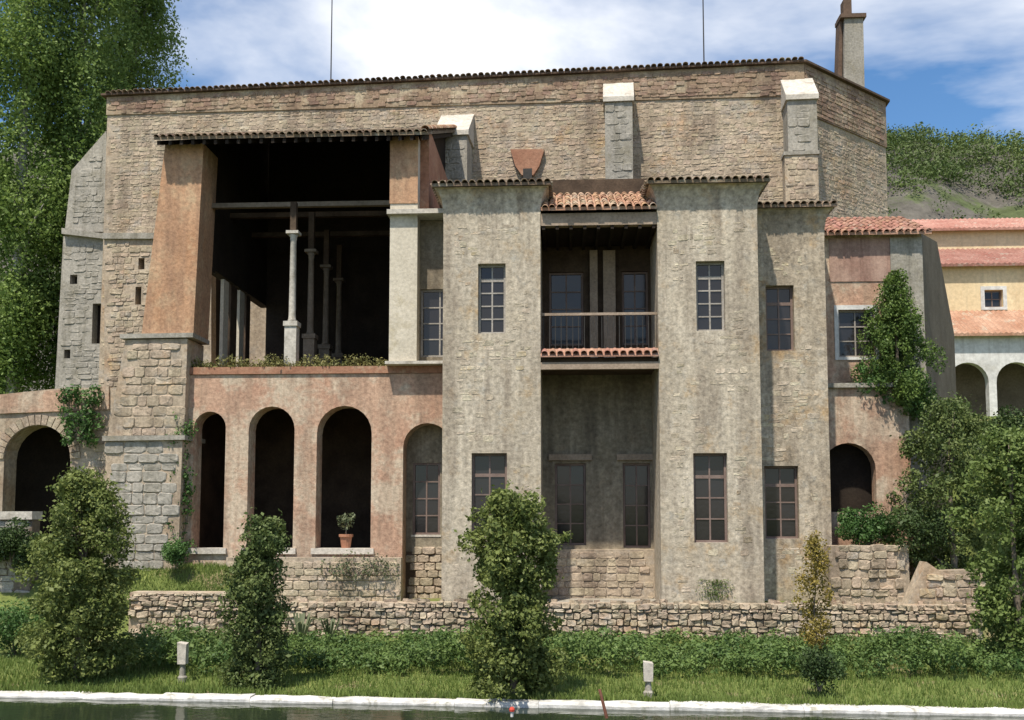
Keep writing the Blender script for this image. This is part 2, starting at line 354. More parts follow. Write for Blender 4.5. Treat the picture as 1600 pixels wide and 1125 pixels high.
# ------------------------------------------------------------------ stones and tiles
def stone_variants(n, name, material):
    res = []
    for k in range(n):
        bm = bmesh.new(); rnd = random.Random(100+k+len(name))
        m = 8; cx = [rnd.uniform(.05, .2) for _ in range(4)]; cz = [rnd.uniform(.06, .22) for _ in range(4)]
        ring = [(.5, -.5+cz[0]), (.5, .5-cz[1]), (.5-cx[1], .5), (-.5+cx[2], .5), (-.5, .5-cz[2]), (-.5, -.5+cz[3]), (-.5+cx[3], -.5), (.5-cx[0], -.5)]
        ring = [(x*rnd.uniform(.93, 1.03), z*rnd.uniform(.9, 1.04)) for x, z in ring]
        back = [bm.verts.new((x, .5, z)) for x, z in ring]
        midv = [bm.verts.new((x, -.38, z)) for x, z in ring]
        fr = [bm.verts.new((x*.9, -.5+rnd.uniform(-.1, .1), z*.87)) for x, z in ring]
        for j in range(m):
            j2 = (j+1) % m
            bm.faces.new((back[j], midv[j], midv[j2], back[j2])); bm.faces.new((midv[j], fr[j], fr[j2], midv[j2]))
        c = bm.verts.new((rnd.uniform(-.2, .2), -.5+rnd.uniform(-.08, .05), rnd.uniform(-.1, .1)))
        for j in range(m): bm.faces.new((fr[j], c, fr[(j+1) % m]))
        bmesh.ops.recalc_face_normals(bm, faces=bm.faces)
        me = bpy.data.meshes.new(name); bm.to_mesh(me); bm.free(); me.materials.append(material); res.append(me)
    return res
SV = {k: stone_variants(14, k, MT[k]) for k in ('stone', 'greystone', 'brickband', 'towerstone')}
def inpoly(x, z, poly):
    c = False; n = len(poly)
    for i in range(n):
        (x1, z1), (x2, z2) = poly[i], poly[(i+1) % n]
        if (z1 > z) != (z2 > z) and x < (x2-x1)*(z-z1)/(z2-z1)+x1: c = not c
    return c
def stones(parent, poly, y, kind='stone', hh=(.16, .3), ww=(.2, .55), proud=.03, depth=.16, holes=(), limit=300, gap=.012, name='stone', xf=None, fill=1.0, jit=.4, patch=False):
    """lay rubble courses over a polygon in the XZ plane at front plane y"""
    xs = [p[0] for p in poly]; zs = [p[1] for p in poly]; lst = []
    z = min(zs)
    while z < max(zs):
        h = random.uniform(*hh); x = min(xs) - random.uniform(0, ww[1])
        while x < max(xs):
            wd = random.uniform(*ww); cx, cz = x+wd/2, z+h/2 + random.uniform(-1, 1)*h*.08*jit
            k = .42
            ok = all(inpoly(cx+a*wd*k, cz+b*h*k, poly) for a in (-1, 1) for b in (-1, 1))
            ok = ok and not any(inpoly(cx+a*wd*.5, cz+b*h*.5, q) for q in holes for a in (-1, 0, 1) for b in (-1, 0, 1))
            if patch: ok = ok and (math.sin(cx*1.9+1.1*cz+y)+math.sin(cz*1.35-cx*.8+2*y)+math.sin(cz*.5+cx*3.1)*.6) > -.35 + random.uniform(-.7, .7)
            if ok and random.random() < fill: lst.append((cx, cz, wd-gap, h-gap))
            x += wd
        z += h
    lst.sort(key=lambda s: -s[2]*s[3])
    jv, jf, nb = [], [], 0
    for i, (cx, cz, wd, h) in enumerate(lst):
        me = random.choice(SV[kind]); loc = Vector((cx, y - proud*random.uniform(.3, 1.3) + depth/2, cz)); ry = random.uniform(-.06, .06)*jit
        if i < limit:
            o = link(name, me, parent, loc, (0, ry, 0), (wd, depth, h))
        else:
            a = np.empty(len(me.vertices)*3); me.vertices.foreach_get('co', a); a = a.reshape(-1, 3)*np.array([wd, depth, h]) + np.array(loc)
            jv.append(a); jf += [tuple(q+nb for q in f.vertices) for f in me.polygons]; nb += len(a)
    if jv:
        mb = MB(); mb.v = np.concatenate(jv).tolist(); mb.f = jf
        mb.build(name + 's', SV[kind][0].materials[0], parent, kind='stuff')
def tile_mesh(name, material, wd=.2, ln=.5, seg=6):
    v = []; f = []
    for j, (yy, s) in enumerate(((0, 1.0), (1, .82))):
        for lay, k in ((0, 1.0), (1, .82)):
            for i in range(seg+1):
                a = math.pi*i/seg
                v.append((math.cos(a)*wd/2*s*k, yy*ln, math.sin(a)*wd*.42*s*k))
    q = seg+1
    for i in range(seg):
        f += [(i, i+1, 2*q+i+1, 2*q+i), (q+i+1, q+i, 3*q+i, 3*q+i+1), (i+1, i, q+i, q+i+1)]
    me = bpy.data.meshes.new(name); me.from_pydata(v, [], f); me.materials.append(material)
    me.polygons.foreach_set('use_smooth', [True]*len(me.polygons)); me.update(); return me
TILE = {k: tile_mesh('tile', MT[k]) for k in ('tile', 'redtile', 'oldtile')}
def tiled_roof(parent, x0, x1, y0, z0, y1, z1, kind='tile', limit=280, slab=.1, pitch_x=.23, skip=None, row=.4, rotz=0):
    """sloping slab rising from the eave (y0,z0) to (y1,z1) with barrel tiles laid in columns"""
    MB().add([(x0,y0,z0-slab),(x1,y0,z0-slab),(x1,y1,z1-slab),(x0,y1,z1-slab),(x0,y0,z0),(x1,y0,z0),(x1,y1,z1),(x0,y1,z1)],
             [(0,3,2,1),(4,5,6,7),(0,1,5,4),(1,2,6,5),(2,3,7,6),(3,0,4,7)]).build('roof_deck', MT[kind], parent)
    L = math.hypot(y1-y0, z1-z0); an = math.atan2(z1-z0, y1-y0); nr = max(1, int(L/row)); nc = int((x1-x0)/pitch_x); me = TILE[kind]
    px = (x1-x0)/nc; cnt = 0; jv, jf, nb = [], [], 0
    for r in range(nr):
        for c in range(nc):
            s = r*row - .05 + random.uniform(-.03, .03)
            loc = Vector((x0 + (c+.5)*px + random.uniform(-.012, .012), y0 + s*math.cos(an) - .01, z0 + s*math.sin(an) + .006 + random.uniform(0, .012)))
            rot = (an - .03, random.uniform(-.05, .05), random.uniform(-.05, .05))
            if cnt < limit: link('tile', me, parent, loc, rot)
            else:
                a = np.empty(len(me.vertices)*3); me.vertices.foreach_get('co', a)
                from mathutils import Euler
                a = a.reshape(-1, 3) @ np.array(Euler(rot).to_matrix()).T + np.array(loc)
                jv.append(a); jf += [tuple(q+nb for q in f.vertices) for f in me.polygons]; nb += len(a)
            cnt += 1
    if jv:
        mb = MB(); mb.v = np.concatenate(jv).tolist(); mb.f = jf; mb.build('tiles', MT[kind], parent, kind='stuff')
def arch_pts(x0, x1, zb, ztop, n=12, rise=None):
    r = (x1-x0)/2; rise = rise or r; zs = ztop - rise; cx = (x0+x1)/2
    return [(x0, zb), (x1, zb)] + [(cx + r*math.cos(math.pi*i/n), zs + rise*math.sin(math.pi*i/n)) for i in range(n+1)]
def rect(x0, x1, z0, z1): return [(x0, z0), (x1, z0), (x1, z1), (x0, z1)]
def window(parent, x0, x1, z0, z1, y, cols=2, rows=4, fm='frame', label=None, transom=None, fw=.07, glass='glass', sill=True, grille=False):
    e = MB().wall(rect(x0, x1, z0, z1), [rect(x0+fw, x1-fw, z0+fw, z1-fw)], y, y+.09).build('window', MT[fm], parent, label)
    ix0, ix1, iz0, iz1 = x0+fw, x1-fw, z0+fw, z1-fw; mw = .035
    gx = [ix0 + (ix1-ix0)*i/cols for i in range(cols+1)]; gz = [iz0 + (iz1-iz0)*i/rows for i in range(rows+1)]
    for i in range(cols):
        for j in range(rows):
            MB().box(gx[i]+.012, gx[i+1]-.012, y+.05, y+.062, gz[j]+.012, gz[j+1]-.012).build('pane', MT[glass], e).rotation_euler = (random.uniform(-.012, .012), 0, random.uniform(-.02, .02))
    for i in range(1, cols): MB().box(gx[i]-mw*.7, gx[i]+mw*.7, y+.02, y+.075, iz0, iz1).build('mullion', MT[fm], e)
    for j in range(1, rows):
        k = mw*(1.5 if transom == j else .6)
        MB().box(ix0, ix1, y+.024, y+.07, gz[j]-k, gz[j]+k).build('glazing_bar', MT[fm], e)
    if sill: MB().box(x0-.04, x1+.04, y-.06, y+.05, z0-.07, z0-.002).build('sill', MT['capstone'], e)
    return e

# ================================================================== GROUND, WATER, HILLS
KL, KR = PZ(0, 1090, .0), PZ(1600, 1120, .0)
def ykerb(x): return KL.y + (x-KL.x)*(KR.y-KL.y)/(KR.x-KL.x)
def sm(a, b, x): t = min(1, max(0, (x-a)/(b-a))); return t*t*(3-2*t)
XLG = X(380, 0)
def hgt(x, y):
    k = y - ykerb(max(-30, min(30, x)))
    if y < -27.6: return 2.2*sm(-27.6, -29.2, y) if False else 2.2*(1-sm(-29.2, -27.6, y)) - .7*sm(-29.2, -27.6, y)
    if k < .2: return -.7
    z = .06 + .02*min(1, k) + .16*sm(1, 8, k) + .03*math.sin(x*1.3)*math.sin(y*1.7)*min(1, k)
    if y > -0.75:
        z = max(z, .95 + .2*sm(-.75, -.3, y))
        if x < XLG + 1: z += (1.05*sm(-.7, 1.2, y))*(1-sm(XLG-.4, XLG+1, x))
    if y > 6.1: z = max(z, 1.15 + 6.8*sm(6.1, 11, y))
    if y > 40: z += (y-40)*.02
    return z
xs = sorted(set([-400, -250, -150, -100, -70, -50, -35] + [round(-26 + i*.5, 2) for i in range(105)] + [30, 40, 60, 100, 160, 260, 400]))
ys = sorted(set([-120, -80, -50, -35, -31, -29.2, -28.4, -27.6, -27.4, -20, -14] + [round(-12.5 + i*.2, 2) for i in range(75)] + [3, 4, 5, 6, 6.2, 7, 8, 9, 10, 11, 14, 20, 40, 80, 150, 300, 600, 1200]))
gv = [(x, y, hgt(x, y)) for y in ys for x in xs]; nx = len(xs)
gf = [(j*nx+i, j*nx+i+1, (j+1)*nx+i+1, (j+1)*nx+i) for j in range(len(ys)-1) for i in range(nx-1)]
g = MB(); g.v = gv; g.f = gf; g.build('ground', MT['soil'], kind='structure', smooth=True)
me = MB(); me.v = [(-120, -27.9, 0), (120, -27.9, 0), (120, ykerb(30)+.35 - 2, 0), (30, ykerb(30)+.3, 0), (-30, ykerb(-30)+.3, 0), (-120, ykerb(-30)+.3, 0)]; me.f = [(0, 1, 2, 3, 4, 5)]
me.build('pond_water', MT['water'], kind='structure')
# kerb of pale stones along the far bank
kb = empty('pond_kerb', ((KL+KR)/2).to_tuple(), kind='structure')
x = -22.0; ang = math.atan2(KR.y-KL.y, KR.x-KL.x)
while x < 22:
    L = random.uniform(1.2, 2.8); wd = random.uniform(.34, .5)
    m = MB(); h0 = .105 + random.uniform(-.02, .02); ns_ = 6; L2 = L - random.uniform(.004, .012); vv = []
    for i in range(ns_+1):
        q = L2*i/ns_; e_ = .012 if i in (0, ns_) else 0
        j = lambda k=.016: random.uniform(-k, k)
        vv += [(q, j(), -.35), (q, j(), h0-.05+j()-e_*.5), (q, .045+j(), h0+j()-e_*.4), (q, wd-.05+j(.03), h0+j()-e_*.4), (q, wd+j(.03), h0-.05+j()), (q, wd, -.35)]
    ff = [(i*6+k, (i+1)*6+k, (i+1)*6+k+1, i*6+k+1) for i in range(ns_) for k in range(5)] + [(0, 1, 2, 3, 4, 5), tuple(ns_*6+k for k in (5, 4, 3, 2, 1, 0))]
    m.add(vv, ff)
    mm = bpy.data.meshes.new('kerb_stone'); mm.from_pydata(m.v, [], m.f); mm.materials.append(MT['kerb'])
    link('kerb_stone', mm, kb, (x, ykerb(x) + random.uniform(-.03, .03), 0), (random.uniform(-.02, .02), 0, ang + random.uniform(-.015, .015)))
    x += L*math.cos(ang)
# hills
def ridge(x):
    return 100 + 9*math.sin(x*.013+1.2) + 4*math.sin(x*.05) - .07*(x-60)
hx = np.linspace(-260, 420, 120); hyv = np.linspace(90, 330, 60); hv = []
for yv in hyv:
    for xv in hx:
        t = (yv-90)/150; zt = ridge(xv)
        s = sm(0, 1, t) if t < 1 else 1 - .25*(t-1)
        hv.append((xv, yv, 9 + (zt-9)*s + 2.2*math.sin(xv*.11+yv*.07) + 1.2*math.sin(xv*.31-yv*.23)))
hm = MB(); hm.v = hv; hm.f = [(j*120+i, j*120+i+1, (j+1)*120+i+1, (j+1)*120+i) for j in range(59) for i in range(119)]
hm.build('hills', MT['hill'], kind='structure', smooth=True)
hv = np.array(hv).reshape(60, 120, 3); hc = []; hr = []
for k in range(5200):
    i = random.randrange(53, 80); j = random.randrange(12, 42); p = hv[j, i]
    if p[2] < 68 + 6*math.sin(p[0]*.09) and random.random() < .94: continue
    hc.append(p + np.array([random.uniform(-3, 3), random.uniform(-3, 3), 1.5])); hr.append(random.uniform(1.6, 3.4))
pts, d = clumps(170000, hc, hr, .9)
foliage('hillside_woodland', pts, .7, LM['hill'], outward=d, label='far green woodland covering the ridge of the hill', cat='woodland', kind='stuff')

# ================================================================== CHURCH
TH = R(3.0)
CRT = Matrix.Rotation(-TH, 3, 'Z'); CO = Vector((0, 10, 0))
def PC(px, py, v=0.0):
    d = CRT.transposed() @ ray(px, py); o = CRT.transposed() @ (CAM - CO)
    t = (v - o.y)/d.y; return o + d*t
def c2(px, py, v=0.0): p = PC(px, py, v); return (p.x, p.z)
ch = empty('church', CO, 'tall rubble stone church wall with buttresses rising behind the towers', 'church', rotz=-TH, local=True)
zl, zr = PC(170, 152).z, PC(1255, 100).z
xl, xr = PC(168, 170).x, PC(1255, 100).x
zb = 2.0
FT = 6.2                                    # facet length of the apse, at 45 degrees
rr_ = Vector((math.cos(R(45)), math.sin(R(45)), 0))
body = MB(); fx, fy = xr + rr_.x*FT, rr_.y*FT
foot = [(xl, 0), (xr, 0), (fx, fy), (fx, fy+9), (xl, fy+9)]
zt = [zl, zr, zr, zr, zl]
n = 5
body.add([(p[0], p[1], zb) for p in foot] + [(p[0], p[1], q) for p, q in zip(foot, zt)],
         [tuple(range(n-1, -1, -1)), tuple(range(n, 2*n))] + [(i, (i+1) % n, (i+1) % n+n, i+n) for i in range(n)])
body.build('wall', MT['church'], ch)
# roof: overhanging eave slab and hipped tile body
ov = .22; cx0 = sum(p[0] for p in foot)/n; cy0 = sum(p[1] for p in foot)/n
ef = [(xl-ov, -ov), (xr+ov*.4, -ov), (fx+ov, fy-ov*.4), (fx+ov, fy+9+ov), (xl-ov, fy+9+ov)]
rf = MB(); rf.add([(p[0], p[1], q+.01) for p, q in zip(ef, zt)] + [(p[0], p[1], q+.1) for p, q in zip(ef, zt)] + [(xl+5, 7, zl+1.2), (fx-6, 7, zr+1.2)],
       [(4,3,2,1,0)] + [(i, (i+1) % 5, (i+1) % 5+5, i+5) for i in range(5)] + [(5,6,11,10), (6,7,11), (7,8,11), (8,9,10,11), (9,5,10)])
rf.build('roof', MT['eave'], ch)
nE = int((xr-xl)/.26)
for k in range(nE):
    u = (k+.5)/nE; link('eave_tile', TILE['oldtile'], ch, (xl + (xr-xl)*u + random.uniform(-.02, .02), -ov-.07+random.uniform(-.03, .03), zl + (zr-zl)*u + .1 + random.uniform(-.015, .02)), (.1, random.uniform(-.06, .06), random.uniform(-.06, .06)), (1.15, 1, 1))
# brick frieze under the eave
bh = [PC(170, 180).z, PC(1255, 150).z]
fz = MB().prism([(xl-.02, bh[0]), (xr+.03, bh[1]), (xr+.03, zr-.01), (xl-.02, zl-.01)], -.06, .05); fz.build('frieze', MT['brickband'], ch)
fo = empty
stones(ch, [(xl, bh[0]+.03), (xr, bh[1]+.03), (xr, zr-.1), (xl, zl-.1)], -.06, 'brickband', (.12, .2), (.22, .5), .03, .1, name='brick', limit=300, jit=1.5, fill=.85, gap=.004)
stones(ch, [(xl+.05, PC(170, 600).z), (xr, PC(1255, 600).z), (xr, bh[1]), (xl+.05, bh[0])], 0, 'stone', (.11, .24), (.15, .5), .012, .14, name='stone', limit=300, jit=1.6, gap=.004,
       holes=[rect(PC(340, 500).x, PC(650, 500).x, 0, PC(400, 225).z), rect(PC(700, 500).x, PC(1290, 500).x, 0, PC(900, 350).z), rect(PC(300, 500).x, PC(700, 500).x, 0, PC(400, 300).z)])
# apse facet lining (45 degrees) as its own part
ap = empty('apse_facet', (xr, 0, 0), rotz=R(45), local=True); ap.parent = ch
zf = PC(1350, 340, 3).z
fb = MB().prism([(0.02, zr-2.1), (FT, zr-2.1), (FT, zr-.01), (.02, zr-.01)], -.06, .03); fb.build('frieze', MT['brickband'], ap)
stones(ap, [(0, 9), (FT, 9), (FT, zr-2.1), (0, zr-2.1)], 0, 'stone', (.11, .24), (.15, .5), .012, .14, name='stone', limit=150, jit=1.6, gap=.004)
stones(ap, [(0, zr-2.05), (FT, zr-2.05), (FT, zr-.1), (0, zr-.1)], -.06, 'brickband', (.16, .2), (.28, .5), .03, .1, name='brick', limit=100)
# wall buttresses with pale sloping caps
def cbutt(x0, x1, ytop, ycap, ybot, v, steps=(), capm='capstone', m='greystone'):
    a, b = PC(x0, ycap, -v).x, PC(x1, ycap, -v).x; z1 = PC(x0, ycap, -v).z; z0 = PC(x0, ybot, -v).z; zt_ = PC(x0, ytop, 0).z
    o = MB().box(a, b, -v, -.001, z0-4, z1).build('buttress', MT[m], ch)
    MB().add([(a-.07, -v-.1, z1), (b+.07, -v-.1, z1), (b+.07, 0, z1), (a-.07, 0, z1), (a-.07, -v-.1, z1+.2), (b+.07, -v-.1, z1+.2), (b+.07, -.02, zt_), (a-.07, -.02, zt_)],
             [(0,3,2,1),(4,5,6,7),(0,1,5,4),(1,2,6,5),(2,3,7,6),(3,0,4,7)]).build('cap_slab', MT[capm], o)
    stones(o, rect(a+.03, b-.03, z0-1.5, z1-.05), -v, 'greystone', (.25, .4), (.35, .6), .03, .12, limit=40)
    for (sx0, sx1, sy, sv) in steps:
        a2, b2 = PC(sx0, sy, -sv).x, PC(sx1, sy, -sv).x; z2 = PC(sx0, sy, -sv).z
        MB().box(a2, b2, -sv, -v-.002, z0-4, z2).build('lower_stage', MT['stone'], o)
        stones(o, rect(a2+.02, b2-.02, z0-1.5, z2-.04), -sv, 'stone', (.14, .28), (.2, .5), .025, .12, limit=60, jit=1.4)
        MB().prism([(a2-.05, z2+.002), (b2+.05, z2+.002), (b2+.05, z2+.14), (a2-.05, z2+.14)], -sv-.06, -v-.003).build('set_off', MT['greystone'], o)
cbutt(945, 988, 130, 160, 300, 1.0)
cbutt(1230, 1276, 124, 157, 320, 1.1, [(1226, 1278, 243, 1.7)])
cbutt(682, 730, 181, 213, 300, 1.5)
# brick corbel with a drain hole painted dark
e = PC(825, 250)
MB().prism([c2(798, 236), c2(851, 236), c2(843, 262), c2(834, 276), c2(816, 276), c2(806, 262)], -.22, -.01, None).build('brick_corbel', MT['redplaster'], ch)
MB().box(PC(818, 270).x, PC(832, 270).x, -.226, -.221, PC(825, 282).z, PC(825, 266).z).build('painted_drain_hole', MT['iron'], ch)  # thin dark plate painting the shade inside the hole
# left corner: stepped diagonal buttress
v = .9
MB().prism([c2(166, 204, v), c2(112, 266, v), c2(101, 362, v), c2(168, 362, v)], v, v+1.6).build('corner_buttress', MT['greystone'], ch)
def crect(x0, x1, y0, y1, v): p, q = PC(x0, y1, v), PC(x1, y0, v); return rect(p.x, q.x, p.z, q.z)
hl = [crect(143, 160, 474, 537, v-.15), crect(109, 121, 429, 444, v-.15), crect(100, 110, 546, 560, v-.15)]
o = MB().wall([c2(99, 369, v-.15), c2(168, 369, v-.15), c2(168, 640, v-.15), c2(84, 640, v-.15)], hl, v-.15, v+.3).build('corner_buttress', MT['greystone'], ch)
MB().prism([c2(99, 369, v-.15), c2(168, 369, v-.15), c2(168, 640, v-.15), c2(84, 640, v-.15)], v+.301, v+1.6).build('buttress_core', MT['black'], ch)  # black core paints the shade inside the cut holes
stones(o, [c2(101, 374, v-.15), c2(166, 374, v-.15), c2(166, 630, v-.15), c2(90, 630, v-.15)], v-.15, 'greystone', (.2, .38), (.25, .7), .025, .14, limit=140, holes=hl, jit=1.4)
stones(ch, [c2(164, 212, v), c2(116, 270, v), c2(105, 355, v), c2(166, 355, v)], v, 'greystone', (.2, .38), (.25, .7), .025, .14, limit=80, jit=1.4, name='buttress_stone')
MB().prism([c2(98, 357, v-.3), c2(166, 366, v-.3), c2(166, 374, v-.3), c2(98, 366, v-.3)], v-.4, v+1.6).build('string_course', MT['greystone'], ch)
v = -1.2
hl = [crect(216, 226, 403, 421, v), crect(211, 221, 448, 476, v)]
o = MB().wall([c2(163, 372, v), c2(330, 372, v), c2(330, 640, v), c2(163, 640, v)], hl, v, v+.5).build('thick_lower_wall', MT['church'], ch)
MB().prism([c2(163, 372, v), c2(330, 372, v), c2(330, 640, v), c2(163, 640, v)], v+.501, -.002).build('wall_core', MT['black'], ch)  # black again, shade of the slits put into the colour
stones(o, [c2(165, 378, v), c2(260, 378, v), c2(260, 630, v), c2(165, 630, v)], v, 'stone', (.14, .3), (.2, .6), .03, .14, limit=200, holes=hl, jit=1.4)
MB().prism([c2(160, 364, v-.1), c2(252, 364, v-.1), c2(252, 373, v-.1), c2(160, 373, v-.1)], v-.12, -.003).build('string_course', MT['greystone'], ch)
# buttress at the far right end of the apse
p0 = PC(1348, 205, 4.6); p1 = PC(1366, 205, 4.6); p2 = PC(1384, 345, 4.6)
MB().prism([(p0.x-.3, p0.z), (p1.x, p1.z), (p2.x, p2.z), (p2.x, 2), (p0.x-.3, 2)], 4.3, 6.5).build('corner_buttress', MT['stone'], ch)

# chimney, lightning rods
Yc = 15.0
c0 = P(1333, 108, Yc); t = empty('chimney', c0, 'dark stepped brick chimney rising above the right end of the church roof', 'chimney')
MB().prism([(X(1316, Yc, 120), Z(230, Yc)), (X(1350, Yc, 120), Z(230, Yc)), (X(1349, Yc, 38), Z(40, Yc)), (X(1320, Yc, 38), Z(40, Yc))], Yc, Yc+.8).build('stack', MT['greystone'], t)
MB().prism([(X(1303, Yc+.2, 120), Z(230, Yc)), (X(1312, Yc+.2, 120), Z(230, Yc)), (X(1317, Yc+.2, 38), Z(30, Yc)), (X(1313, Yc+.2, 38), Z(30, Yc))], Yc+.2, Yc+.9).build('side_flue', MT['eave'], t)
MB().box(X(1313, Yc, 38), X(1353, Yc, 38), Yc-.12, Yc+.92, Z(40, Yc), Z(34, Yc)).build('cap', MT['eave'], t)
MB().box(X(1321, Yc, 20), X(1334, Yc, 20), Yc+.3, Yc+.8, Z(33, Yc), Z(6, Yc)).build('flue', MT['eave'], t)
for px_, yb, lab in ((517, 125, 'thin metal lightning rod above the church roof behind the open pavilion'), (1100, 100, 'thin metal lightning rod above the church roof behind the right tower')):
    q = P(px_, yb, 16); MB().tube([q - Vector((0, 0, 1.2)), q + Vector((0, 0, 2.5)), q + Vector((0, 0, 9))], [.035, .03, .02], 6).build('lightning_rod', MT['iron'], None, lab, 'lightning rod', 'lightning rods on the church')

# ================================================================== TOWERS
def tower(x0, x1, ytop, Y, depth, wins, label, m, cove=55, ybase=945, x0hid=None):
    a, b = (x0hid if x0hid is not None else X(x0, Y)), X(x1, Y); zt_ = Z(ytop, Y, (x0+x1)/2); z0 = .9; zc = Z(ytop+cove, Y, (x0+x1)/2)
    t = empty('stone_tower', ((a+b)/2, Y+depth/2, z0), label, 'tower', 'towers of the palace front')
    holes = [rect(X(q[0], Y, q[2]), X(q[1], Y, q[2]), Z(q[3], Y, q[0]), Z(q[2], Y, q[0])) for q in wins]
    MB().wall(rect(a, b, z0, zc), holes, Y, Y+.5).build('front_wall', MT[m], t)
    MB().box(a, a+.5, Y+.501, Y+depth, z0, zc).box(b-.5, b, Y+.501, Y+depth, z0, zc).box(a+.501, b-.501, Y+depth-.4, Y+depth, z0, zc).build('side_walls', MT[m], t)
    for hq, q in zip(holes, wins):
        xx = [p[0] for p in hq]; zz_ = [p[1] for p in hq]
        window(t, min(xx)+.005, max(xx)-.005, min(zz_)+.005, max(zz_)-.005, Y+.2, 2, q[4], q[5], transom=q[6])
        MB().box(min(xx)-.02, max(xx)+.02, Y+.32, Y+.34, min(zz_), max(zz_)).build('dark_backing', MT['iron'], t)  # dark sheet close behind the panes, in place of a room
    # coved cornice flaring out to the eave
    e = .27; pr = [(0, zc)] + [(e*(1-math.cos(k*math.pi/2/5)), zc + (zt_-.1-zc)*math.sin(k*math.pi/2/5)**.8) for k in range(1, 6)]
    vs_ = []; fs_ = []
    for ex, z in pr: vs_ += [(a-ex, Y-ex, z), (b+ex, Y-ex, z), (b+ex, Y+depth+ex, z), (a-ex, Y+depth+ex, z)]
    for i in range(len(pr)-1):
        for k in range(4): fs_.append((i*4+k, i*4+(k+1) % 4, (i+1)*4+(k+1) % 4, (i+1)*4+k))
    fs_ += [(3, 2, 1, 0), tuple(len(pr)*4-4+k for k in range(4))]
    MB().add(vs_, fs_).build('coved_cornice', MT[m], t)
    tiled_roof(t, a-e-.08, b+e+.08, Y-e-.1, zt_, Y+depth*.6, zt_ + depth*.6*.26, 'oldtile', limit=120)
    stones(t, rect(a+.3, b-.3, z0+.2, zc-.1), Y, 'towerstone', (.09, .24), (.12, .45), .005, .08, holes=[rect(min(p[0] for p in h_)-.12, max(p[0] for p in h_)+.12, min(p[1] for p in h_)-.15, max(p[1] for p in h_)+.12) for h_ in holes], limit=150, fill=.5, name='exposed_stone', jit=1.5, patch=True)
    # side eave tiles
    for sx, s in ((a-e-.02, 1), (b+e+.02, -1)):
        for k in range(int(depth/.24)):
            link('tile', TILE['oldtile'], t, (sx - s*.1, Y - e + .1 + k*.24, zt_-.02), (.22, 0, -s*math.pi/2))
    return t, a, b, zt_, zc
T1, a1, b1, zt1, zc1 = tower(691, 845, 291, 0, 4, [(747, 790, 412, 521, 5, 'frame', 4), (737, 792, 708, 838, 4, 'darkframe', 3)], 'left projecting pale rendered tower beside the pink arcade', 'tower')
T2, a2, b2, zt2, zc2 = tower(1031, 1190, 286, 0, 4, [(1087, 1132, 408, 517, 5, 'frame', 4), (1083, 1136, 708, 848, 4, 'darkframe', 3)], 'pale rendered tower right of the recessed loggia with green weeds at its foot', 'tower')
T3, a3, b3, zt3, zc3 = tower(1190, 1296, 324, 1.8, 3.4, [(1196, 1240, 446, 548, 4, 'darkframe', 3), (1194, 1247, 728, 842, 4, 'darkframe', 3)], 'narrow set-back tower at right, partly hidden by the middle tower', 'tower', 'tower3' if False else 'tower3', x0hid=X(1150, 1.8)) if False else (None,)*5
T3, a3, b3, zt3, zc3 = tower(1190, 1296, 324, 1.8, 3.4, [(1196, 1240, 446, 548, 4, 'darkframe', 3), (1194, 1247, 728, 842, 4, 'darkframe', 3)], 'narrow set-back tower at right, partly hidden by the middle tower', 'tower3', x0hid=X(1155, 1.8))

# ================================================================== LOGGIA BETWEEN THE TOWERS
lo = empty('loggia', ((b1+a2)/2, 2, .9), 'dark two-storey loggia recessed between the two front towers', 'loggia')
xa, xb = b1+.003, a2-.003; YB = 2.6
zr0 = Z(326, 0); tiled_roof(lo, xa+.02, xb-.02, -.15, zr0, 3.6, zr0+1.75, 'tile', limit=260)
MB().box(xa, xb, .02, .3, Z(352, 0), Z(333, 0)).build('lintel_beam', MT['palewood'], lo)
for k in range(9):
    q = xa + .1 + (xb-xa-.2)*k/8
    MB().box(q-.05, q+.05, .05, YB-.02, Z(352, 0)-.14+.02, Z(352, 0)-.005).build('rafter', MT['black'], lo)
zf1 = Z(566, 0); zg = Z(546, 0)
MB().box(xa, xb, .16, YB-.002, zf1-.05, zf1+.16).build('upper_floor', MT['wood'], lo)
MB().box(xa, xb, .0, .158, Z(577, 0), Z(566, 0)).build('edge_beam', MT['palewood'], lo)
nt_ = 15
for k in range(nt_):
    link('tile', TILE['redtile'], lo, (xa + (xb-xa)*(k+.5)/nt_, -.14, Z(553, 0)), (.35, 0, random.uniform(-.05, .05)))
MB().add([(xa, -.1, Z(556, 0)-.05), (xb, -.1, Z(556, 0)-.05), (xb, .3, Z(545, 0)), (xa, .3, Z(545, 0)), (xa, -.1, Z(556, 0)), (xb, -.1, Z(556, 0)), (xb, .3, Z(545, 0)+.05), (xa, .3, Z(545, 0)+.05)],
         [(0,3,2,1),(4,5,6,7),(0,1,5,4),(1,2,6,5),(2,3,7,6),(3,0,4,7)]).build('tile_skirt', MT['redtile'], lo)
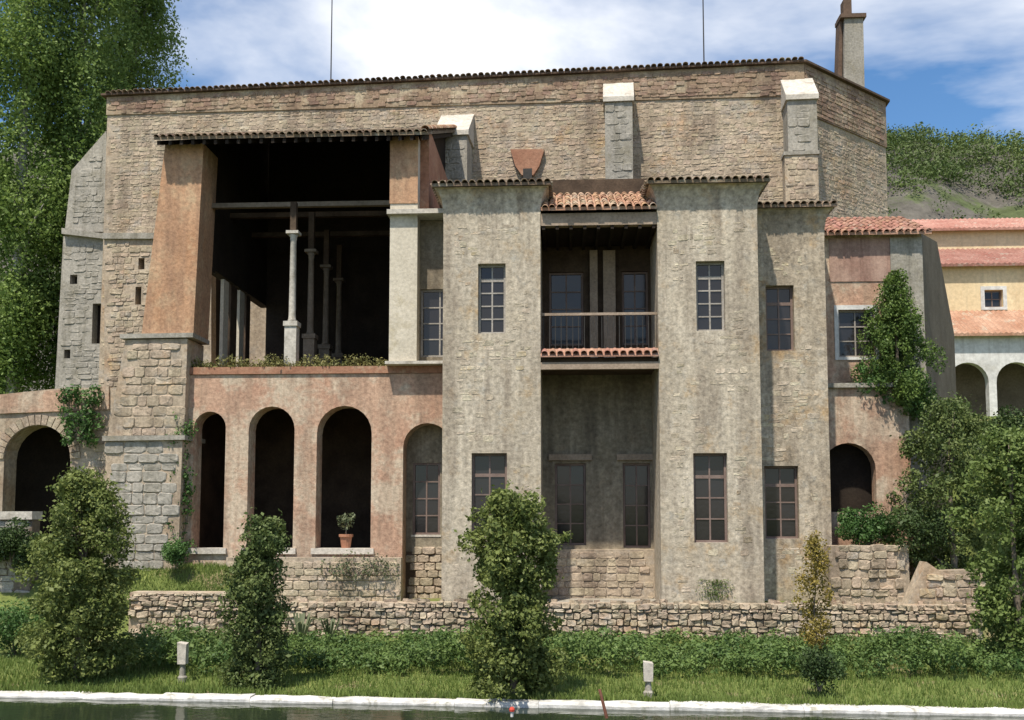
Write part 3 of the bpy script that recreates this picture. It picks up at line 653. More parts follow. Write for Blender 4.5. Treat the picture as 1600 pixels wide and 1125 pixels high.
# back wall with door openings on both floors
ups = [(858, 912, 425, 540), (972, 1026, 425, 540)]
los = [(866, 914, 724, 852), (971, 1022, 724, 856)]
hs_ = [rect(max(xa+.08, X(q[0], YB, 500)), min(xb-.08, X(q[1], YB, 500)), Z(q[3], YB), Z(q[2], YB)) for q in ups + los]
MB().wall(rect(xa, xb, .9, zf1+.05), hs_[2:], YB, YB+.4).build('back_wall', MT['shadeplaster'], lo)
MB().wall(rect(xa, xb, zf1+.051, Z(352, YB)+1.6), hs_[:2], YB, YB+.4).build('gallery_back_wall', MT['wood'], lo)  # gallery wall coloured dark for the shade of the recess
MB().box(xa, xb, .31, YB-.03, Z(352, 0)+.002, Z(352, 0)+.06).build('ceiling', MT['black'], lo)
for i, hq in enumerate(hs_):
    xx = [p[0] for p in hq]; zz_ = [p[1] for p in hq]
    window(lo, min(xx)+.005, max(xx)-.005, min(zz_)+.005, max(zz_)-.005, YB+.1, 2, 4, 'darkframe', sill=False)
    MB().box(min(xx), max(xx), YB+.3, YB+.32, min(zz_), max(zz_)).build('dark_backing', MT['wood'], lo)  # dark sheet closing the opening behind the glazing
    if i > 1: MB().box(min(xx)-.2, max(xx)+.2, YB-.12, YB-.001, max(zz_)+.1, max(zz_)+.3).build('door_lintel', MT['palewood'], lo)
MB().box(X(922, YB-.3, 480), X(934, YB-.3, 480), YB-.3, YB-.1, zf1+.165, Z(395, YB)).build('post', MT['palewood'], lo)
MB().box(X(943, YB-.3, 480), X(962, YB-.3, 480), YB-.25, YB-.05, zf1+.165, Z(395, YB)).build('post', MT['palewood'], lo)
MB().box(xa, xb, .3, .36, Z(493, .3), Z(489, .3)).build('handrail', MT['palewood'], lo)
for k in range(20):
    q = xa + (xb-xa)*(k+.5)/20
    MB().box(q-.012, q+.012, .318, .342, zg-.1, Z(493, .3)-.002).build('baluster', MT['iron'], lo)
# rubble plinth at the foot of the back wall
pl = MB().box(xa, xb, YB-.35, YB-.002, .9, Z(858, YB)).build('plinth', MT['church'], lo)
stones(pl, rect(xa+.03, xb-.03, .95, Z(861, YB)), YB-.35, 'stone', (.18, .3), (.25, .6), .04, .14, limit=120)
MB().box(xa, xb, -.2, YB-.352, .9, 1.16).build('paving', MT['greystone'], lo)

# ================================================================== ARCADE BLOCK AND PAVILION
YA = 1.5
xA0, xA1 = X(288, YA), a1 + .6
zF = Z(573, YA, 480); zsill = Z(858, YA, 480)
ar = empty('arcade', ((xA0+xA1)/2, YA+.4, 1.2), 'faded pink plaster arcade with tall round arches below the pavilion', 'arcade')
A = [(301, 351, 643), (387, 459, 635), (494, 580, 634)]
AW = [arch_pts(X(a, YA, 750), X(b, YA, 750), zsill, Z(t_, YA, (a+b)/2)) for a, b, t_ in A]
A4 = arch_pts(X(629, YA, 800), X(705, YA, 800), Z(944, YA), Z(661, YA, 660))
MB().wall(rect(xA0, xA1, 1.0, zF-.25), AW + [A4], YA, YA+.75).build('arch_wall', MT['pink'], ar)
for (a, b, t_), w_ in zip(A, AW):
    xs0, xs1 = w_[0][0], w_[1][0]
    MB().box(xs0-.12, xs1+.12, YA-.1, YA+.4, zsill-.16, zsill+.03).build('sill', MT['capstone'], ar)
MB().box(xA0, xA1, YA+5, YA+5.3, 1.0, zF-.26).build('back_wall', MT['wood'], ar)  # dark colour here and below paints the shade deep in the arcade
MB().box(xA0-.3, xA0-.002, YA+.3, YA+5.3, 1.0, zF-.26).build('end_wall', MT['wood'], ar)
MB().box(xA0, xA1, YA+.752, YA+4.998, 1.0, zsill-.1).build('arcade_floor', MT['wood'], ar)
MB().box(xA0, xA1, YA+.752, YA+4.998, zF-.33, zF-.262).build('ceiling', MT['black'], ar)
MB().box(xA0-.35, xA1, YA-.06, YA+9, zF-.24, zF).build('terrace_slab', MT['redplaster'], ar)
# wall with window closing the fourth arch
w4 = rect(X(643, YA+.5, 780), X(686, YA+.5, 780), Z(836, YA+.5), Z(722, YA+.5))
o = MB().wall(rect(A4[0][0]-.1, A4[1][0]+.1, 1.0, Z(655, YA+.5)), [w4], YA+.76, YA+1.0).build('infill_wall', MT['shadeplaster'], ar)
window(ar, w4[0][0], w4[1][0], w4[0][1], w4[2][1], YA+.8, 2, 4, 'darkframe')
stones(o, rect(A4[0][0], A4[1][0], 1.05, Z(846, YA+.5)), YA+.76, 'stone', (.18, .3), (.25, .5), .05, .14, limit=60)
# rubble plinth below the arches
pl = MB().box(X(352, YA-.5, 900), X(626, YA-.5, 900), YA-.45, YA-.101, 1.0, Z(872, YA-.45)).build('plinth', MT['church'], ar)
stones(pl, rect(X(353, YA-.45, 900), X(625, YA-.45, 900), 1.05, Z(875, YA-.45)), YA-.45, 'stone', (.16, .3), (.22, .6), .05, .16, limit=160)

pv = empty('pavilion', ((xA0+xA1)/2, YA+4, zF), 'open roofed terrace pavilion with deep shade above the pink arcade', 'pavilion')
Yp = 1.2
pier = [(258, 226), (318, 224), (302, 521), (221, 523)]
pq = [(P(a, b, Yp).x, P(a, b, Yp).z) for a, b in pier]
MB().prism(pq, Yp, Yp+1.4).build('left_pier', MT['orange'], pv)
MB().prism([(P(190, 530, Yp).x, P(190, 530, Yp).z), (P(304, 528, Yp).x, P(304, 528, Yp).z), (P(304, 521, Yp).x, P(304, 521, Yp).z), (P(190, 523, Yp).x, P(190, 523, Yp).z)], Yp-.15, Yp+1.4).build('pier_ledge', MT['greystone'], pv)
xrp0, xrp1 = X(609, Yp, 400), X(652, Yp, 400)
zeL = Z(212, Yp, 450)
MB().box(xrp0, xrp1, Yp, Yp+.9, zF+.002, zeL-.1).build('right_pier', MT['cream'], pv)
MB().box(xrp0-.02, xrp1+.003, Yp-.03, Yp-.002, Z(318, Yp, 630), zeL-.1).build('pier_facing', MT['orange'], pv)
MB().box(xrp1+.002, xrp1+.3, Yp+.5, Yp+8.6, Z(328, Yp, 650), zeL+.4).build('side_wall', MT['redplaster'], pv)
MB().box(xrp0-.08, a1+.3, Yp-.2, Yp+.85, Z(336, Yp, 650), Z(329, Yp, 650)).build('stone_ledge', MT['capstone'], pv)
wr = rect(X(657, Yp+.6, 500), a1+.3, max(zF+.15, Z(560, Yp+.9, 660)), Z(455, Yp+.9, 660))
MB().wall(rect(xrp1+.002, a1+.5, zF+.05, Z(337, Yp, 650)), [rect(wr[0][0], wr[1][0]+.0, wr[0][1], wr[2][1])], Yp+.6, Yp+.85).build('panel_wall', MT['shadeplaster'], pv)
window(pv, wr[0][0], wr[1][0], wr[0][1], wr[2][1], Yp+.7, 2, 4, 'frame')
MB().box(xrp0-.1, a1+.3, Yp-.16, Yp+.55, zF+.004, zF+.1).build('base_ledge', MT['capstone'], pv)
xe0_, xe1_, ze_ = X(240, Yp-.6, 215), X(668, Yp-.6, 205), Z(210, Yp-.6, 450)
# left side: screen of posts open to the light behind the pier
xsl = X(322, YA+1, 480)
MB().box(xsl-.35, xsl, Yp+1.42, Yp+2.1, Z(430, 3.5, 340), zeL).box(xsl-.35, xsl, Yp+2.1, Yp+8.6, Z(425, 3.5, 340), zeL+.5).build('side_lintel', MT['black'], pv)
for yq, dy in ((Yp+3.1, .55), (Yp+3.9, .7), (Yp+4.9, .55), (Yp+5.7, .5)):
    MB().box(xsl-.14, xsl-.02, yq, yq+dy, zF+.002, Z(428, 3.5, 340)).build('side_post', MT['cream' if dy in (.55,) else 'wood'], pv)  # cream posts paint in the sunlit gaps between the dark ones
MB().box(xsl, xrp1, Yp+8.2, Yp+8.48, zF+.002, zeL+3.2).build('back_wall', MT['black'], pv)  # black from here to the roof boarding paints the interior shade
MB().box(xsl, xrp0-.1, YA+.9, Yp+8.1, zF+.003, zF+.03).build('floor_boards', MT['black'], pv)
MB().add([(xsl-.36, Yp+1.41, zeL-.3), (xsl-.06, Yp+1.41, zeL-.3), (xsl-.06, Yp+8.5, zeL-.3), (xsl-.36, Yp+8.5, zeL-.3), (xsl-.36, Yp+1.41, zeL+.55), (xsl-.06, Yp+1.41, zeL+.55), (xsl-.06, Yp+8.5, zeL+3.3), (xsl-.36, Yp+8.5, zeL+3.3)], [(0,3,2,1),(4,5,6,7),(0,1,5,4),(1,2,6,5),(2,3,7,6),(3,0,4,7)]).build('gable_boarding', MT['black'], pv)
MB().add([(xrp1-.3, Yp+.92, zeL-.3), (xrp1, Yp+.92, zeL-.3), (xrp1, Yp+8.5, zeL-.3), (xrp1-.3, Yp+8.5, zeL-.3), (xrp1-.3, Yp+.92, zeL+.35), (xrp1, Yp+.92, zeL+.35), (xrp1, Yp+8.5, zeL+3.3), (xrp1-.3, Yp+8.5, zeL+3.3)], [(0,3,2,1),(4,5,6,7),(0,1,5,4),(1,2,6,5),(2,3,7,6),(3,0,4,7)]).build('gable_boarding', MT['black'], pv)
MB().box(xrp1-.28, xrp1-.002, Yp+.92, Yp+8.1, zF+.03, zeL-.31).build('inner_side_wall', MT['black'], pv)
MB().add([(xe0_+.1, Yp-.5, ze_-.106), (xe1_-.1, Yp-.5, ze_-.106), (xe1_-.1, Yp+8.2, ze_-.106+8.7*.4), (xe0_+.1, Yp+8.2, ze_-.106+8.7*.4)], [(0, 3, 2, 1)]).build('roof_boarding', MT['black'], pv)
# roof
xe0, xe1 = X(240, Yp-.6, 215), X(668, Yp-.6, 205)
ze = Z(210, Yp-.6, 450); pr_ = .40
tiled_roof(pv, xe0, xe1, Yp-.6, ze, Yp+8.4, ze + 9*pr_, 'oldtile', limit=300)
ridge_e = MB()
for k in range(16):
    yq = Yp-.6 + k*.55; link('ridge_tile', TILE['tile'], pv, (xe1-.08, yq, ze + (yq-Yp+.6)*pr_ + .1), (math.atan(pr_), 0, 0), (1.5, 1.2, 1.5))
for k in range(24):
    q = xe0 + .15 + (xe1-xe0-.3)*k/23
    MB().add([(q-.05, Yp-.55, ze-.26), (q+.05, Yp-.55, ze-.26), (q+.05, Yp+8.2, ze-.26+8.75*pr_), (q-.05, Yp+8.2, ze-.26+8.75*pr_),
              (q-.05, Yp-.55, ze-.11), (q+.05, Yp-.55, ze-.11), (q+.05, Yp+8.2, ze-.11+8.75*pr_), (q-.05, Yp+8.2, ze-.11+8.75*pr_)],
             [(0,3,2,1),(4,5,6,7),(0,1,5,4),(1,2,6,5),(2,3,7,6),(3,0,4,7)]).build('rafter', MT['black'], pv)
zbm = Z(321, YA+.9, 460)
MB().box(xsl-.1, xrp0+.3, YA+.75, YA+.95, zbm-.08, zbm+.08).build('tie_beam', MT['darkrender'], pv)
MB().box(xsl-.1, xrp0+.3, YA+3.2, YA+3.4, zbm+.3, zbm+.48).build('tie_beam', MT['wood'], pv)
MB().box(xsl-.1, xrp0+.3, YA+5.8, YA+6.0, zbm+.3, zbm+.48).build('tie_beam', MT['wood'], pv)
MB().box(xsl-.1, xrp0+.3, YA+.8, YA+.9, zbm+.1, zbm+2.6).build('roof_screen', MT['wood'], pv) if False else None
# columns in a row running back from the terrace edge
xc = X(457, YA+.3, 470)
for k, yq in enumerate((YA+.3, YA+2.7, YA+5.0, YA+7.2)):
    z0 = zF+.002; zp = Z(508, YA+.3, 457); zc_ = Z(365, YA+.3, 457)
    c = MB().lathe((xc, yq, 0), [(.13, zp+.1), (.155, zp+.14), (.13, zp+.2), (.12, zp+.3), (.1, zc_-.25), (.12, zc_-.2), (.11, zc_-.15), (.17, zc_-.04)], 14).build('column', MT['marble' if k == 0 else 'darkrender'], pv, smooth=True)  # rear columns coloured darker to paint their shade
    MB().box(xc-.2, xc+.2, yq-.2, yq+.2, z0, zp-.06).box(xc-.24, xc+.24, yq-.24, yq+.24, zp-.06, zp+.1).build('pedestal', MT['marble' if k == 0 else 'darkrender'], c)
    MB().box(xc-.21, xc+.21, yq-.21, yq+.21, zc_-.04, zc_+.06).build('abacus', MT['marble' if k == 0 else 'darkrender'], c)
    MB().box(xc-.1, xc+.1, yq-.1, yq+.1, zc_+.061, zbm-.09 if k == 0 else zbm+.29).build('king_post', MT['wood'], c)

# buttress under the left pier
bt = empty('stone_buttress', (X(230, .9, 700), 1.5, 1.5), 'massive stepped stone buttress carrying the orange pier', 'buttress')
Yb1, Yb2 = 1.15, .9
q1 = [(P(a, b, Yb1).x, P(a, b, Yb1).z) for a, b in ((196, 531), (293, 529), (287, 681), (168, 681))]
o = MB().prism(q1, Yb1, Yb1+1.5).build('upper_stage', MT['church'], bt)
stones(o, q1, Yb1, 'stone', (.22, .38), (.3, .75), .035, .14, limit=150)
q2 = [(P(a, b, Yb2).x, P(a, b, Yb2).z) for a, b in ((166, 689), (285, 687), (277, 905), (160, 905))]
o = MB().prism(q2, Yb2, Yb1+1.5).build('lower_stage', MT['church'], bt)
stones(o, q2, Yb2, 'greystone', (.24, .42), (.35, .8), .04, .14, limit=150)
q3 = [(P(a, b, Yb2-.1).x, P(a, b, Yb2-.1).z) for a, b in ((160, 681), (289, 680), (289, 687), (160, 689))]
MB().prism(q3, Yb2-.12, Yb1+1.5).build('set_off', MT['greystone'], bt)

# ================================================================== LEFT ARCHED WALL
Yl = 3.0
la = empty('arched_wall', (X(60, Yl, 800), Yl, 2), 'low pinkish wall with one wide round arch at the left edge', 'wall')
al = arch_pts(X(4, Yl, 780), X(108, Yl, 780), 2.0, Z(664, Yl, 55))
MB().wall([(X(-160, Yl, 700), 1.6), (X(200, Yl, 700), 1.6), (X(200, Yl, 610), Z(606, Yl, 150)), (X(100, Yl, 610), Z(606, Yl, 100)), (X(-160, Yl, 640), Z(632, Yl, 0))], [al], Yl, Yl+.8).build('wall', MT['church'], la)
MB().prism([(X(-160, Yl-.06, 640), Z(628, Yl, 0)), (X(170, Yl-.06, 610), Z(604, Yl, 150)), (X(170, Yl-.06, 650), Z(640, Yl, 150)), (X(-160, Yl-.06, 650), Z(652, Yl, 0))], Yl-.08, Yl+.9).build('coping_band', MT['pink'], la)
n = 19; cx_ = (al[0][0]+al[1][0])/2; rad = (al[1][0]-al[0][0])/2; zsp = Z(664, Yl, 55)-rad
for k in range(n):
    t0, t1 = math.pi*k/n+.012, math.pi*(k+1)/n-.012
    MB().prism([(cx_+math.cos(t_)*r_, zsp+math.sin(t_)*r_) for t_, r_ in ((t0, rad+.01), (t0, rad+.36), (t1, rad+.36), (t1, rad+.01))], Yl-.05, Yl+.1).build('voussoir', MT['stone'], la)
stones(la, [(X(-30, Yl), 2), (X(175, Yl), 2), (X(175, Yl), Z(642, Yl)), (X(-30, Yl), Z(655, Yl))], Yl, 'stone', (.2, .34), (.3, .6), .03, .12, limit=150,
       holes=[arch_pts(al[0][0]-.38, al[1][0]+.38, 1.5, Z(664, Yl, 55)+.38)])
MB().box(X(-60, Yl), X(200, Yl), Yl+2.4, Yl+2.7, 1.6, Z(620, Yl)).build('rear_wall', MT['black'], la)  # black wall paints the shade within the arch
MB().box(X(-60, Yl), X(190, Yl), Yl+.802, Yl+2.399, Z(648, Yl), Z(640, Yl)).build('vault', MT['greystone'], la)
# pale stone block wall in the left corner
lw = empty('low_wall', (X(10, 0, 850), .3, 1.2), 'low grey stone wall with a pale coping at the left edge below the arch', 'wall')
MB().box(X(-60, 0, 810), X(50, 0, 810), .03, .5, 1.0, Z(812, 0)).build('core', MT['darkrender'], lw)
stones(lw, rect(X(-60, 0, 810), X(50, 0, 810), 1.2, Z(812, 0)), .03, 'greystone', (.18, .32), (.25, .6), .05, .16, limit=60, jit=1.2)
MB().box(X(-60, 0, 810)-.05, X(52, 0, 810), -.08, .56, Z(812, 0)+.002, Z(799, 0)).build('coping', MT['capstone'], lw)

# ================================================================== RIGHT ANNEX
Yr = 4.2
an = empty('annex', (X(1370, Yr), Yr+1.5, 2), 'small annex with red lean-to roof and white-framed window beside the set-back tower', 'house')
xR0, xR1 = X(1280, Yr, 450), X(1440, Yr, 400)
wq = rect(X(1310, Yr, 520), X(1366, Yr, 520), Z(558, Yr, 1335), Z(484, Yr, 1335))
MB().wall(rect(xR0, xR1, 2, Z(362, Yr, 1370)), [wq], Yr, Yr+.4).build('front_wall', MT['pink'], an)
MB().box(X(1392, Yr, 450), xR1+.01, Yr-.06, Yr-.001, 2, Z(372, Yr, 1400)).build('corner_pilaster', MT['greystone'], an)
MB().box(X(1296, Yr, 420), X(1391, Yr, 420), Yr-.03, Yr-.0015, Z(440, Yr, 1340), Z(372, Yr, 1340)).build('stained_band', MT['stain'], an)
window(an, wq[0][0], wq[1][0], wq[0][1], wq[2][1], Yr+.12, 2, 3, 'frame')
MB().wall(rect(wq[0][0]-.14, wq[1][0]+.14, wq[0][1]-.1, wq[2][1]+.16), [wq], Yr-.04, Yr-.002).build('window_surround', MT['whitewash'], an)
MB().box(wq[0][0], wq[1][0], Yr+.3, Yr+.32, wq[0][1], wq[2][1]).build('dark_backing', MT['iron'], an)  # plain dark sheet behind the annex panes
# battered flank, its shade put into a dark colour
Yk = Yr + 8.5
s0, s1, s2 = P(1440, 360, Yr), P(1464, 378, Yr+4), P(1491, 522, Yk)
zb_ = 2.0; s4 = P(1491, 640, Yk)
MB().add([(xR1+.012, Yr+.1, zb_), (xR1+.012, Yr+.1, s0.z-.05), (s1.x, Yr+4, s1.z), (s2.x, Yk, s2.z), (s2.x, Yk, zb_), (xR1-1, Yk, zb_), (xR1-1, Yk, s2.z)],
         [(0, 4, 3, 2, 1), (1, 2, 3, 6), (3, 4, 5, 6), (0, 1, 6, 5), (0, 5, 4)]).build('side_flank', MT['darkrender'], an)
tiled_roof(an, xR0, xR1+.25, Yr-.35, Z(362, Yr-.35, 1370), Yr+2.6, Z(362, Yr-.35, 1370)+1.35, 'redtile', limit=160)
Yw = 3.2
aw = empty('garden_arch_wall', (X(1360, Yw), Yw, 1.2), 'pinkish garden wall with a dark round arch right of the set-back tower', 'wall')
ah = arch_pts(X(1285, Yw, 750), X(1369, Yw, 750), Z(800, Yw), Z(692, Yw, 1330))
MB().wall(rect(X(1270, Yw), X(1422, Yw), 1.1, Z(606, Yw, 1350)), [ah], Yw, Yw+.5).build('wall', MT['pink'], aw)
MB().box(X(1290, Yw), X(1402, Yw), Yw-.14, Yw+.55, Z(606, Yw, 1350)+.002, Z(599, Yw, 1350)).build('coping', MT['greystone'], aw)
MB().box(X(1270, Yw), X(1422, Yw), Yw+.7, Yw+.9, 1.1, Z(615, Yw)).build('rear_wall', MT['black'], aw)  # coloured black to paint the arch in deep shade

# ================================================================== YELLOW BUILDING AT RIGHT
Yy = 24.0
yb = empty('cloister_building', (X(1560, Yy), Yy+4, 8), 'yellow cloister building with red tile roofs and white arcade at right', 'building')
x0, x1 = X(1440, Yy, 500), X(1760, Yy, 500)
xw0, xw1 = X(1538, Yy, 465), X(1567, Yy, 465)
wy = rect(xw0, xw1, Z(480, Yy, 1550), Z(453, Yy, 1550))
MB().wall(rect(x0, x1, Z(500, Yy, 1550), Z(412, Yy, 1550)), [wy], Yy, Yy+.4).build('upper_wall', MT['yellow'], yb)
window(yb, wy[0][0], wy[1][0], wy[0][1], wy[2][1], Yy+.2, 2, 2, 'darkframe', sill=False)
MB().wall(rect(wy[0][0]-.2, wy[1][0]+.2, wy[0][1]-.15, wy[2][1]+.2), [wy], Yy-.05, Yy-.002).build('window_surround', MT['whitewash'], yb)
Y2 = Yy+3
MB().box(X(1430, Y2, 370), X(1760, Y2, 370), Y2, Y2+.4, Z(400, Y2, 1550)-.6, Z(357, Y2, 1550)).build('top_wall', MT['yellow'], yb)
def far_roof(ye, yt, Ya, Yb_, xa_, xb_):
    za, zb2 = Z(ye, Ya, 1550), Z(yt, Yb_, 1550)
    m = MB(); k = int((xb_-xa_)/.14); vs_ = []; fs_ = []
    for i in range(k+1):
        q = xa_ + (xb_-xa_)*i/k; d = .07 if i % 2 else 0
        vs_ += [(q, Ya, za+d), (q, Yb_, zb2+d), (q, Ya, za-.12)]
    for i in range(k): fs_ += [(i*3, i*3+3, i*3+4, i*3+1), (i*3+2, i*3+5, i*3+3, i*3)]
    m.add(vs_, fs_).build('tile_roof', MT['redtile'], yb)
far_roof(412, 389, Yy-.4, Y2, x0, x1)
far_roof(356, 342, Y2-.4, Y2+3, X(1430, Y2, 370), X(1760, Y2, 370))
Y3 = Yy-2.4
far_roof(521, 486, Y3-.4, Yy, X(1462, Y3, 600), x1)
arcs = [arch_pts(X(a, Y3, 620), X(b, Y3, 620), Z(760, Y3), Z(566, Y3, 1550)) for a, b in ((1482, 1546), (1558, 1622), (1634, 1698))]
MB().wall(rect(X(1462, Y3, 600), x1, Z(775, Y3), Z(524, Y3, 1550)), arcs, Y3, Y3+.45).build('arcade_wall', MT['whitewash'], yb)
MB().box(X(1462, Y3, 600), x1, Y3+2.38, Y3+2.7, Z(790, Y3), Z(530, Y3)).build('arcade_back_wall', MT['darkrender'], yb)

# ================================================================== LOW RUBBLE WALLS
rw = empty('rubble_wall', (0, -.8, .2), 'long low dry stone rubble wall at the foot of the towers', 'wall')
Yq = -.95
xq0, xq1, xq2 = X(200, Yq, 960), X(355, Yq, 960), X(1536, Yq, 960)
zq = Z(941, Yq); zq2 = Z(926, Yq)
MB().box(xq0, xq2, Yq+.06, -.3, .05, zq-.05).box(xq0, xq1, Yq+.06, -.25, zq-.06, zq2-.05).build('core', MT['church'], rw)
stones(rw, [(xq0, .1), (xq2, .1), (xq2, zq+.03), (xq1, zq+.03), (xq1, zq2), (xq0, zq2)], Yq, 'stone', (.09, .21), (.12, .4), .07, .3, limit=300, gap=.016, jit=2)
# loose cap stones on top
for k in range(75):
    q = random.uniform(xq1, xq2); s = random.uniform(.12, .3)
    link('cap_stone', random.choice(SV['stone']), rw, (q, Yq+random.uniform(.12, .5), zq-.02), (R(90)+random.uniform(-.3, .3), random.uniform(-.2, .2), random.uniform(0, 6)), (s*1.3, random.uniform(.08, .14), s))
sw = empty('terrace_stone_wall', (X(1360, .8), .8, 1), 'upright weathered stone wall below the bushes right of the set-back tower', 'wall')
MB().box(X(1296, .9, 900), X(1421, .9, 900), .9, 1.5, 1.0, Z(852, .9)).build('core', MT['church'], sw)
stones(sw, rect(X(1297, .9, 900), X(1420, .9, 900), 1.05, Z(850, .9)), .9, 'stone', (.2, .36), (.22, .5), .06, .2, limit=150, jit=1.2)
gw = empty('gabled_stone_wall', (X(1480, 0), 0, 1), 'broken stone wall with a pointed end at the far right of the rubble wall', 'wall')
q4 = [(P(a, b, -.1).x, P(a, b, -.1).z) for a, b in ((1418, 945), (1540, 945), (1540, 890), (1468, 892), (1448, 878))]
MB().prism(q4, -.1, .5).build('core', MT['church'], gw)
stones(gw, q4, -.1, 'stone', (.16, .3), (.2, .5), .06, .2, limit=80, jit=1.2)

# ================================================================== SMALL THINGS ON THE BANK
def gz(px, py, z=.12): return PZ(px, py, z)
for px_, yt, yb_, lab in ((285, 1008, 1062, 'pale carved stone post on the bank left of the slim shrub'), (1013, 1036, 1086, 'pale stone post on the bank below the middle tower')):
    b = gz(px_, yb_); sc = (b - CAM).length/F; h = (yb_-yt)*sc
    t = empty('stone_post', b, lab, 'post', 'stone posts on the bank')
    MB().lathe(b, [(.11, -.05), (.11, .06), (.075, .1), (.062, h*.35), (.08, h*.42)], 10).build('shaft', MT['greystone'], t, smooth=False)
    q = MB(); s = .095
    q.add([(b.x-s, b.y-s, b.z+h*.421), (b.x+s, b.y-s, b.z+h*.421), (b.x+s, b.y+s, b.z+h*.421), (b.x-s, b.y+s, b.z+h*.421), (b.x-s*1.15, b.y-s, b.z+h), (b.x+s*1.1, b.y-s, b.z+h*.94), (b.x+s, b.y+s, b.z+h*.97), (b.x-s, b.y+s, b.z+h)],
          [(0,3,2,1),(4,5,6,7),(0,1,5,4),(1,2,6,5),(2,3,7,6),(3,0,4,7)]).build('head', MT['capstone'], t)
b = PZ(948, 1122, .16); MB().tube([b, b + Vector((-.05, 0, .2)), b + Vector((-.13, .05, .52))], [.035, .03, .03], 7).build('marker_stake', MT['rust'], None, 'thin rusty brown stake leaning at the pond edge', 'stake')
b = PZ(800, 1120, .16); t = empty('marker_peg', b, 'short peg with a red head on the pond kerb', 'peg')
MB().lathe(b, [(.03, 0), (.03, .1)], 8).build('shaft', MT['kerb'], t); MB().lathe(b, [(.05, .101), (.055, .14), (.03, .18)], 8).build('head', MT['red'], t)
# pot with plant in the third arch
b = Vector((X(541, YA+.35, 850), YA+.3, zsill+.03)); t = empty('potted_plant', b, 'terracotta pot with a leafy plant standing in the third arch', 'plant')
MB().lathe(b, [(.15, 0), (.2, .35), (.24, .37), (.24, .45), (.2, .45)], 14).build('pot', MT['pot'], t, smooth=False)
pts, d = clumps(350, [b + Vector((0, 0, .8)), b + Vector((.12, 0, 1.0)), b + Vector((-.12, .05, .95))], [.28, .22, .22]); foliage('leaves', pts, .1, LM['olive'], t, outward=d)
MB().tube([b + Vector((0, 0, .4)), b + Vector((0, 0, .8))], [.02, .015], 6).build('stem', MT['bark'], t)

# ================================================================== PLANTS
# poplars behind on the left
def poplar(px, Y, h, wd, nl, lab):
    b = Vector((X(px, Y, 500), Y, hgt(X(px, Y, 500), Y)))
    tree('poplar_tree', b, h, [(.06, wd*.55), (.25, wd*.9), (.55, wd), (.8, wd*.75), (1, wd*.15)], 230, int(nl*2.6), .19, LM['poplar'], lab, 'tree', 'palebark', cr=.065, trunk_r=.28, group='poplars behind the church', trunk_h=.95, squash=1.7, up=.1)
poplar(25, 15, 32, 2.3, 30000, 'tall poplar at the left edge of the picture')
poplar(112, 17, 34, 2.3, 30000, 'tall poplar standing between the other two, nearest the grey corner buttress')
poplar(196, 22, 31, 2.4, 32000, 'poplar showing above the left end of the church roof')
# trees on the bank
def bank(px, py, z=.15): return PZ(px, py, z)
FWD = CR @ Vector((0, 0, -1))
def tall(b, px): return px*((b-CAM).dot(FWD))/F*.94
b = bank(120, 1062)
tree('bank_tree', b, tall(b, 347), [(.0, 1.0), (.25, 1.1), (.5, 1.05), (.75, .85), (.97, .3)], 190, 33000, .10, LM['mid'], 'broad leafy tree on the bank at left in front of the arched wall', cr=.14, trunk_r=.09)
b = bank(402, 1072)
tree('bank_tree', b, tall(b, 277), [(.0, .72), (.25, .6), (.55, .52), (.85, .5), (.98, .3)], 170, 25000, .085, LM['mid2'], 'slim dark evergreen shrub-like tree on the bank before the second arch', cr=.13, trunk_r=.07)
b = bank(803, 1084)
tree('bank_tree', b, tall(b, 329), [(.0, .85), (.2, .85), (.5, .85), (.8, .92), (.97, .6)], 210, 33000, .105, LM['mid'], 'bushy full-leaved tree on the bank in front of the left tower', cr=.135, trunk_r=.08)
b = bank(1276, 1030, .2)
tree('yellow_sapling', b, tall(b, 200), [(.05, .3), (.5, .42), (.8, .36), (1, .12)], 100, 3600, .085, LM['yellow'], 'thin sapling with sparse yellow leaves before the set-back tower', cr=.13, trunk_r=.03, squash=1.4)
b = P(1490, 900, 1.7); b.z = 1.1
tree('dark_shrub', b, 6.4, [(.05, 1.2), (.3, 1.5), (.6, 1.5), (.85, 1.2), (1, .55)], 160, 24000, .12, LM['mid2'], 'large dark shrub beside the garden arch wall at right', 'shrub', cr=.13, trunk_r=.12)
b = bank(1592, 1045)
tree('bank_tree', b, 5.8, [(.02, 1.0), (.3, 1.0), (.6, 1.0), (.85, .85), (1, .4)], 150, 22000, .12, LM['lime'], 'bright green leafy tree cut by the right edge', cr=.13, trunk_r=.1)
# cone of foliage against the annex
b = P(1405, 640, 3.6); b.z = Z(640, 3.6, 1400)
tree('climbing_conifer', b, 4.7, [(0, 1.15), (.3, 1.1), (.6, .85), (.85, .5), (1, .15)], 190, 27000, .10, LM['lime2'], 'tall green conifer growing against the annex wall', 'tree', cr=.13, trunk_r=.08, trunk_h=.8, squash=1.5)
def bush(name, c, r, n, leaf, lm, lab, cat='bush', squash=.8, k=26, **kw):
    c = Vector(c); t = empty(name, c - Vector((0, 0, r[2])), lab, cat)
    cs = []; rr = []
    for _ in range(k):
        d = Vector((random.gauss(0, 1), random.gauss(0, 1), random.gauss(0, 1))).normalized()*random.uniform(.3, .95)
        cs.append((c.x+d.x*r[0], c.y+d.y*r[1], c.z+d.z*r[2])); rr.append(min(r)*random.uniform(.45, .75))
    pts, d = clumps(n, cs, rr, squash); foliage('leaves', pts, leaf, lm, t, outward=d)
    for q in random.sample(cs, 5): MB().tube([c - Vector((0, 0, r[2])), Vector(q)], [.03, .01], 5).build('stem', MT['bark'], t)
    return t
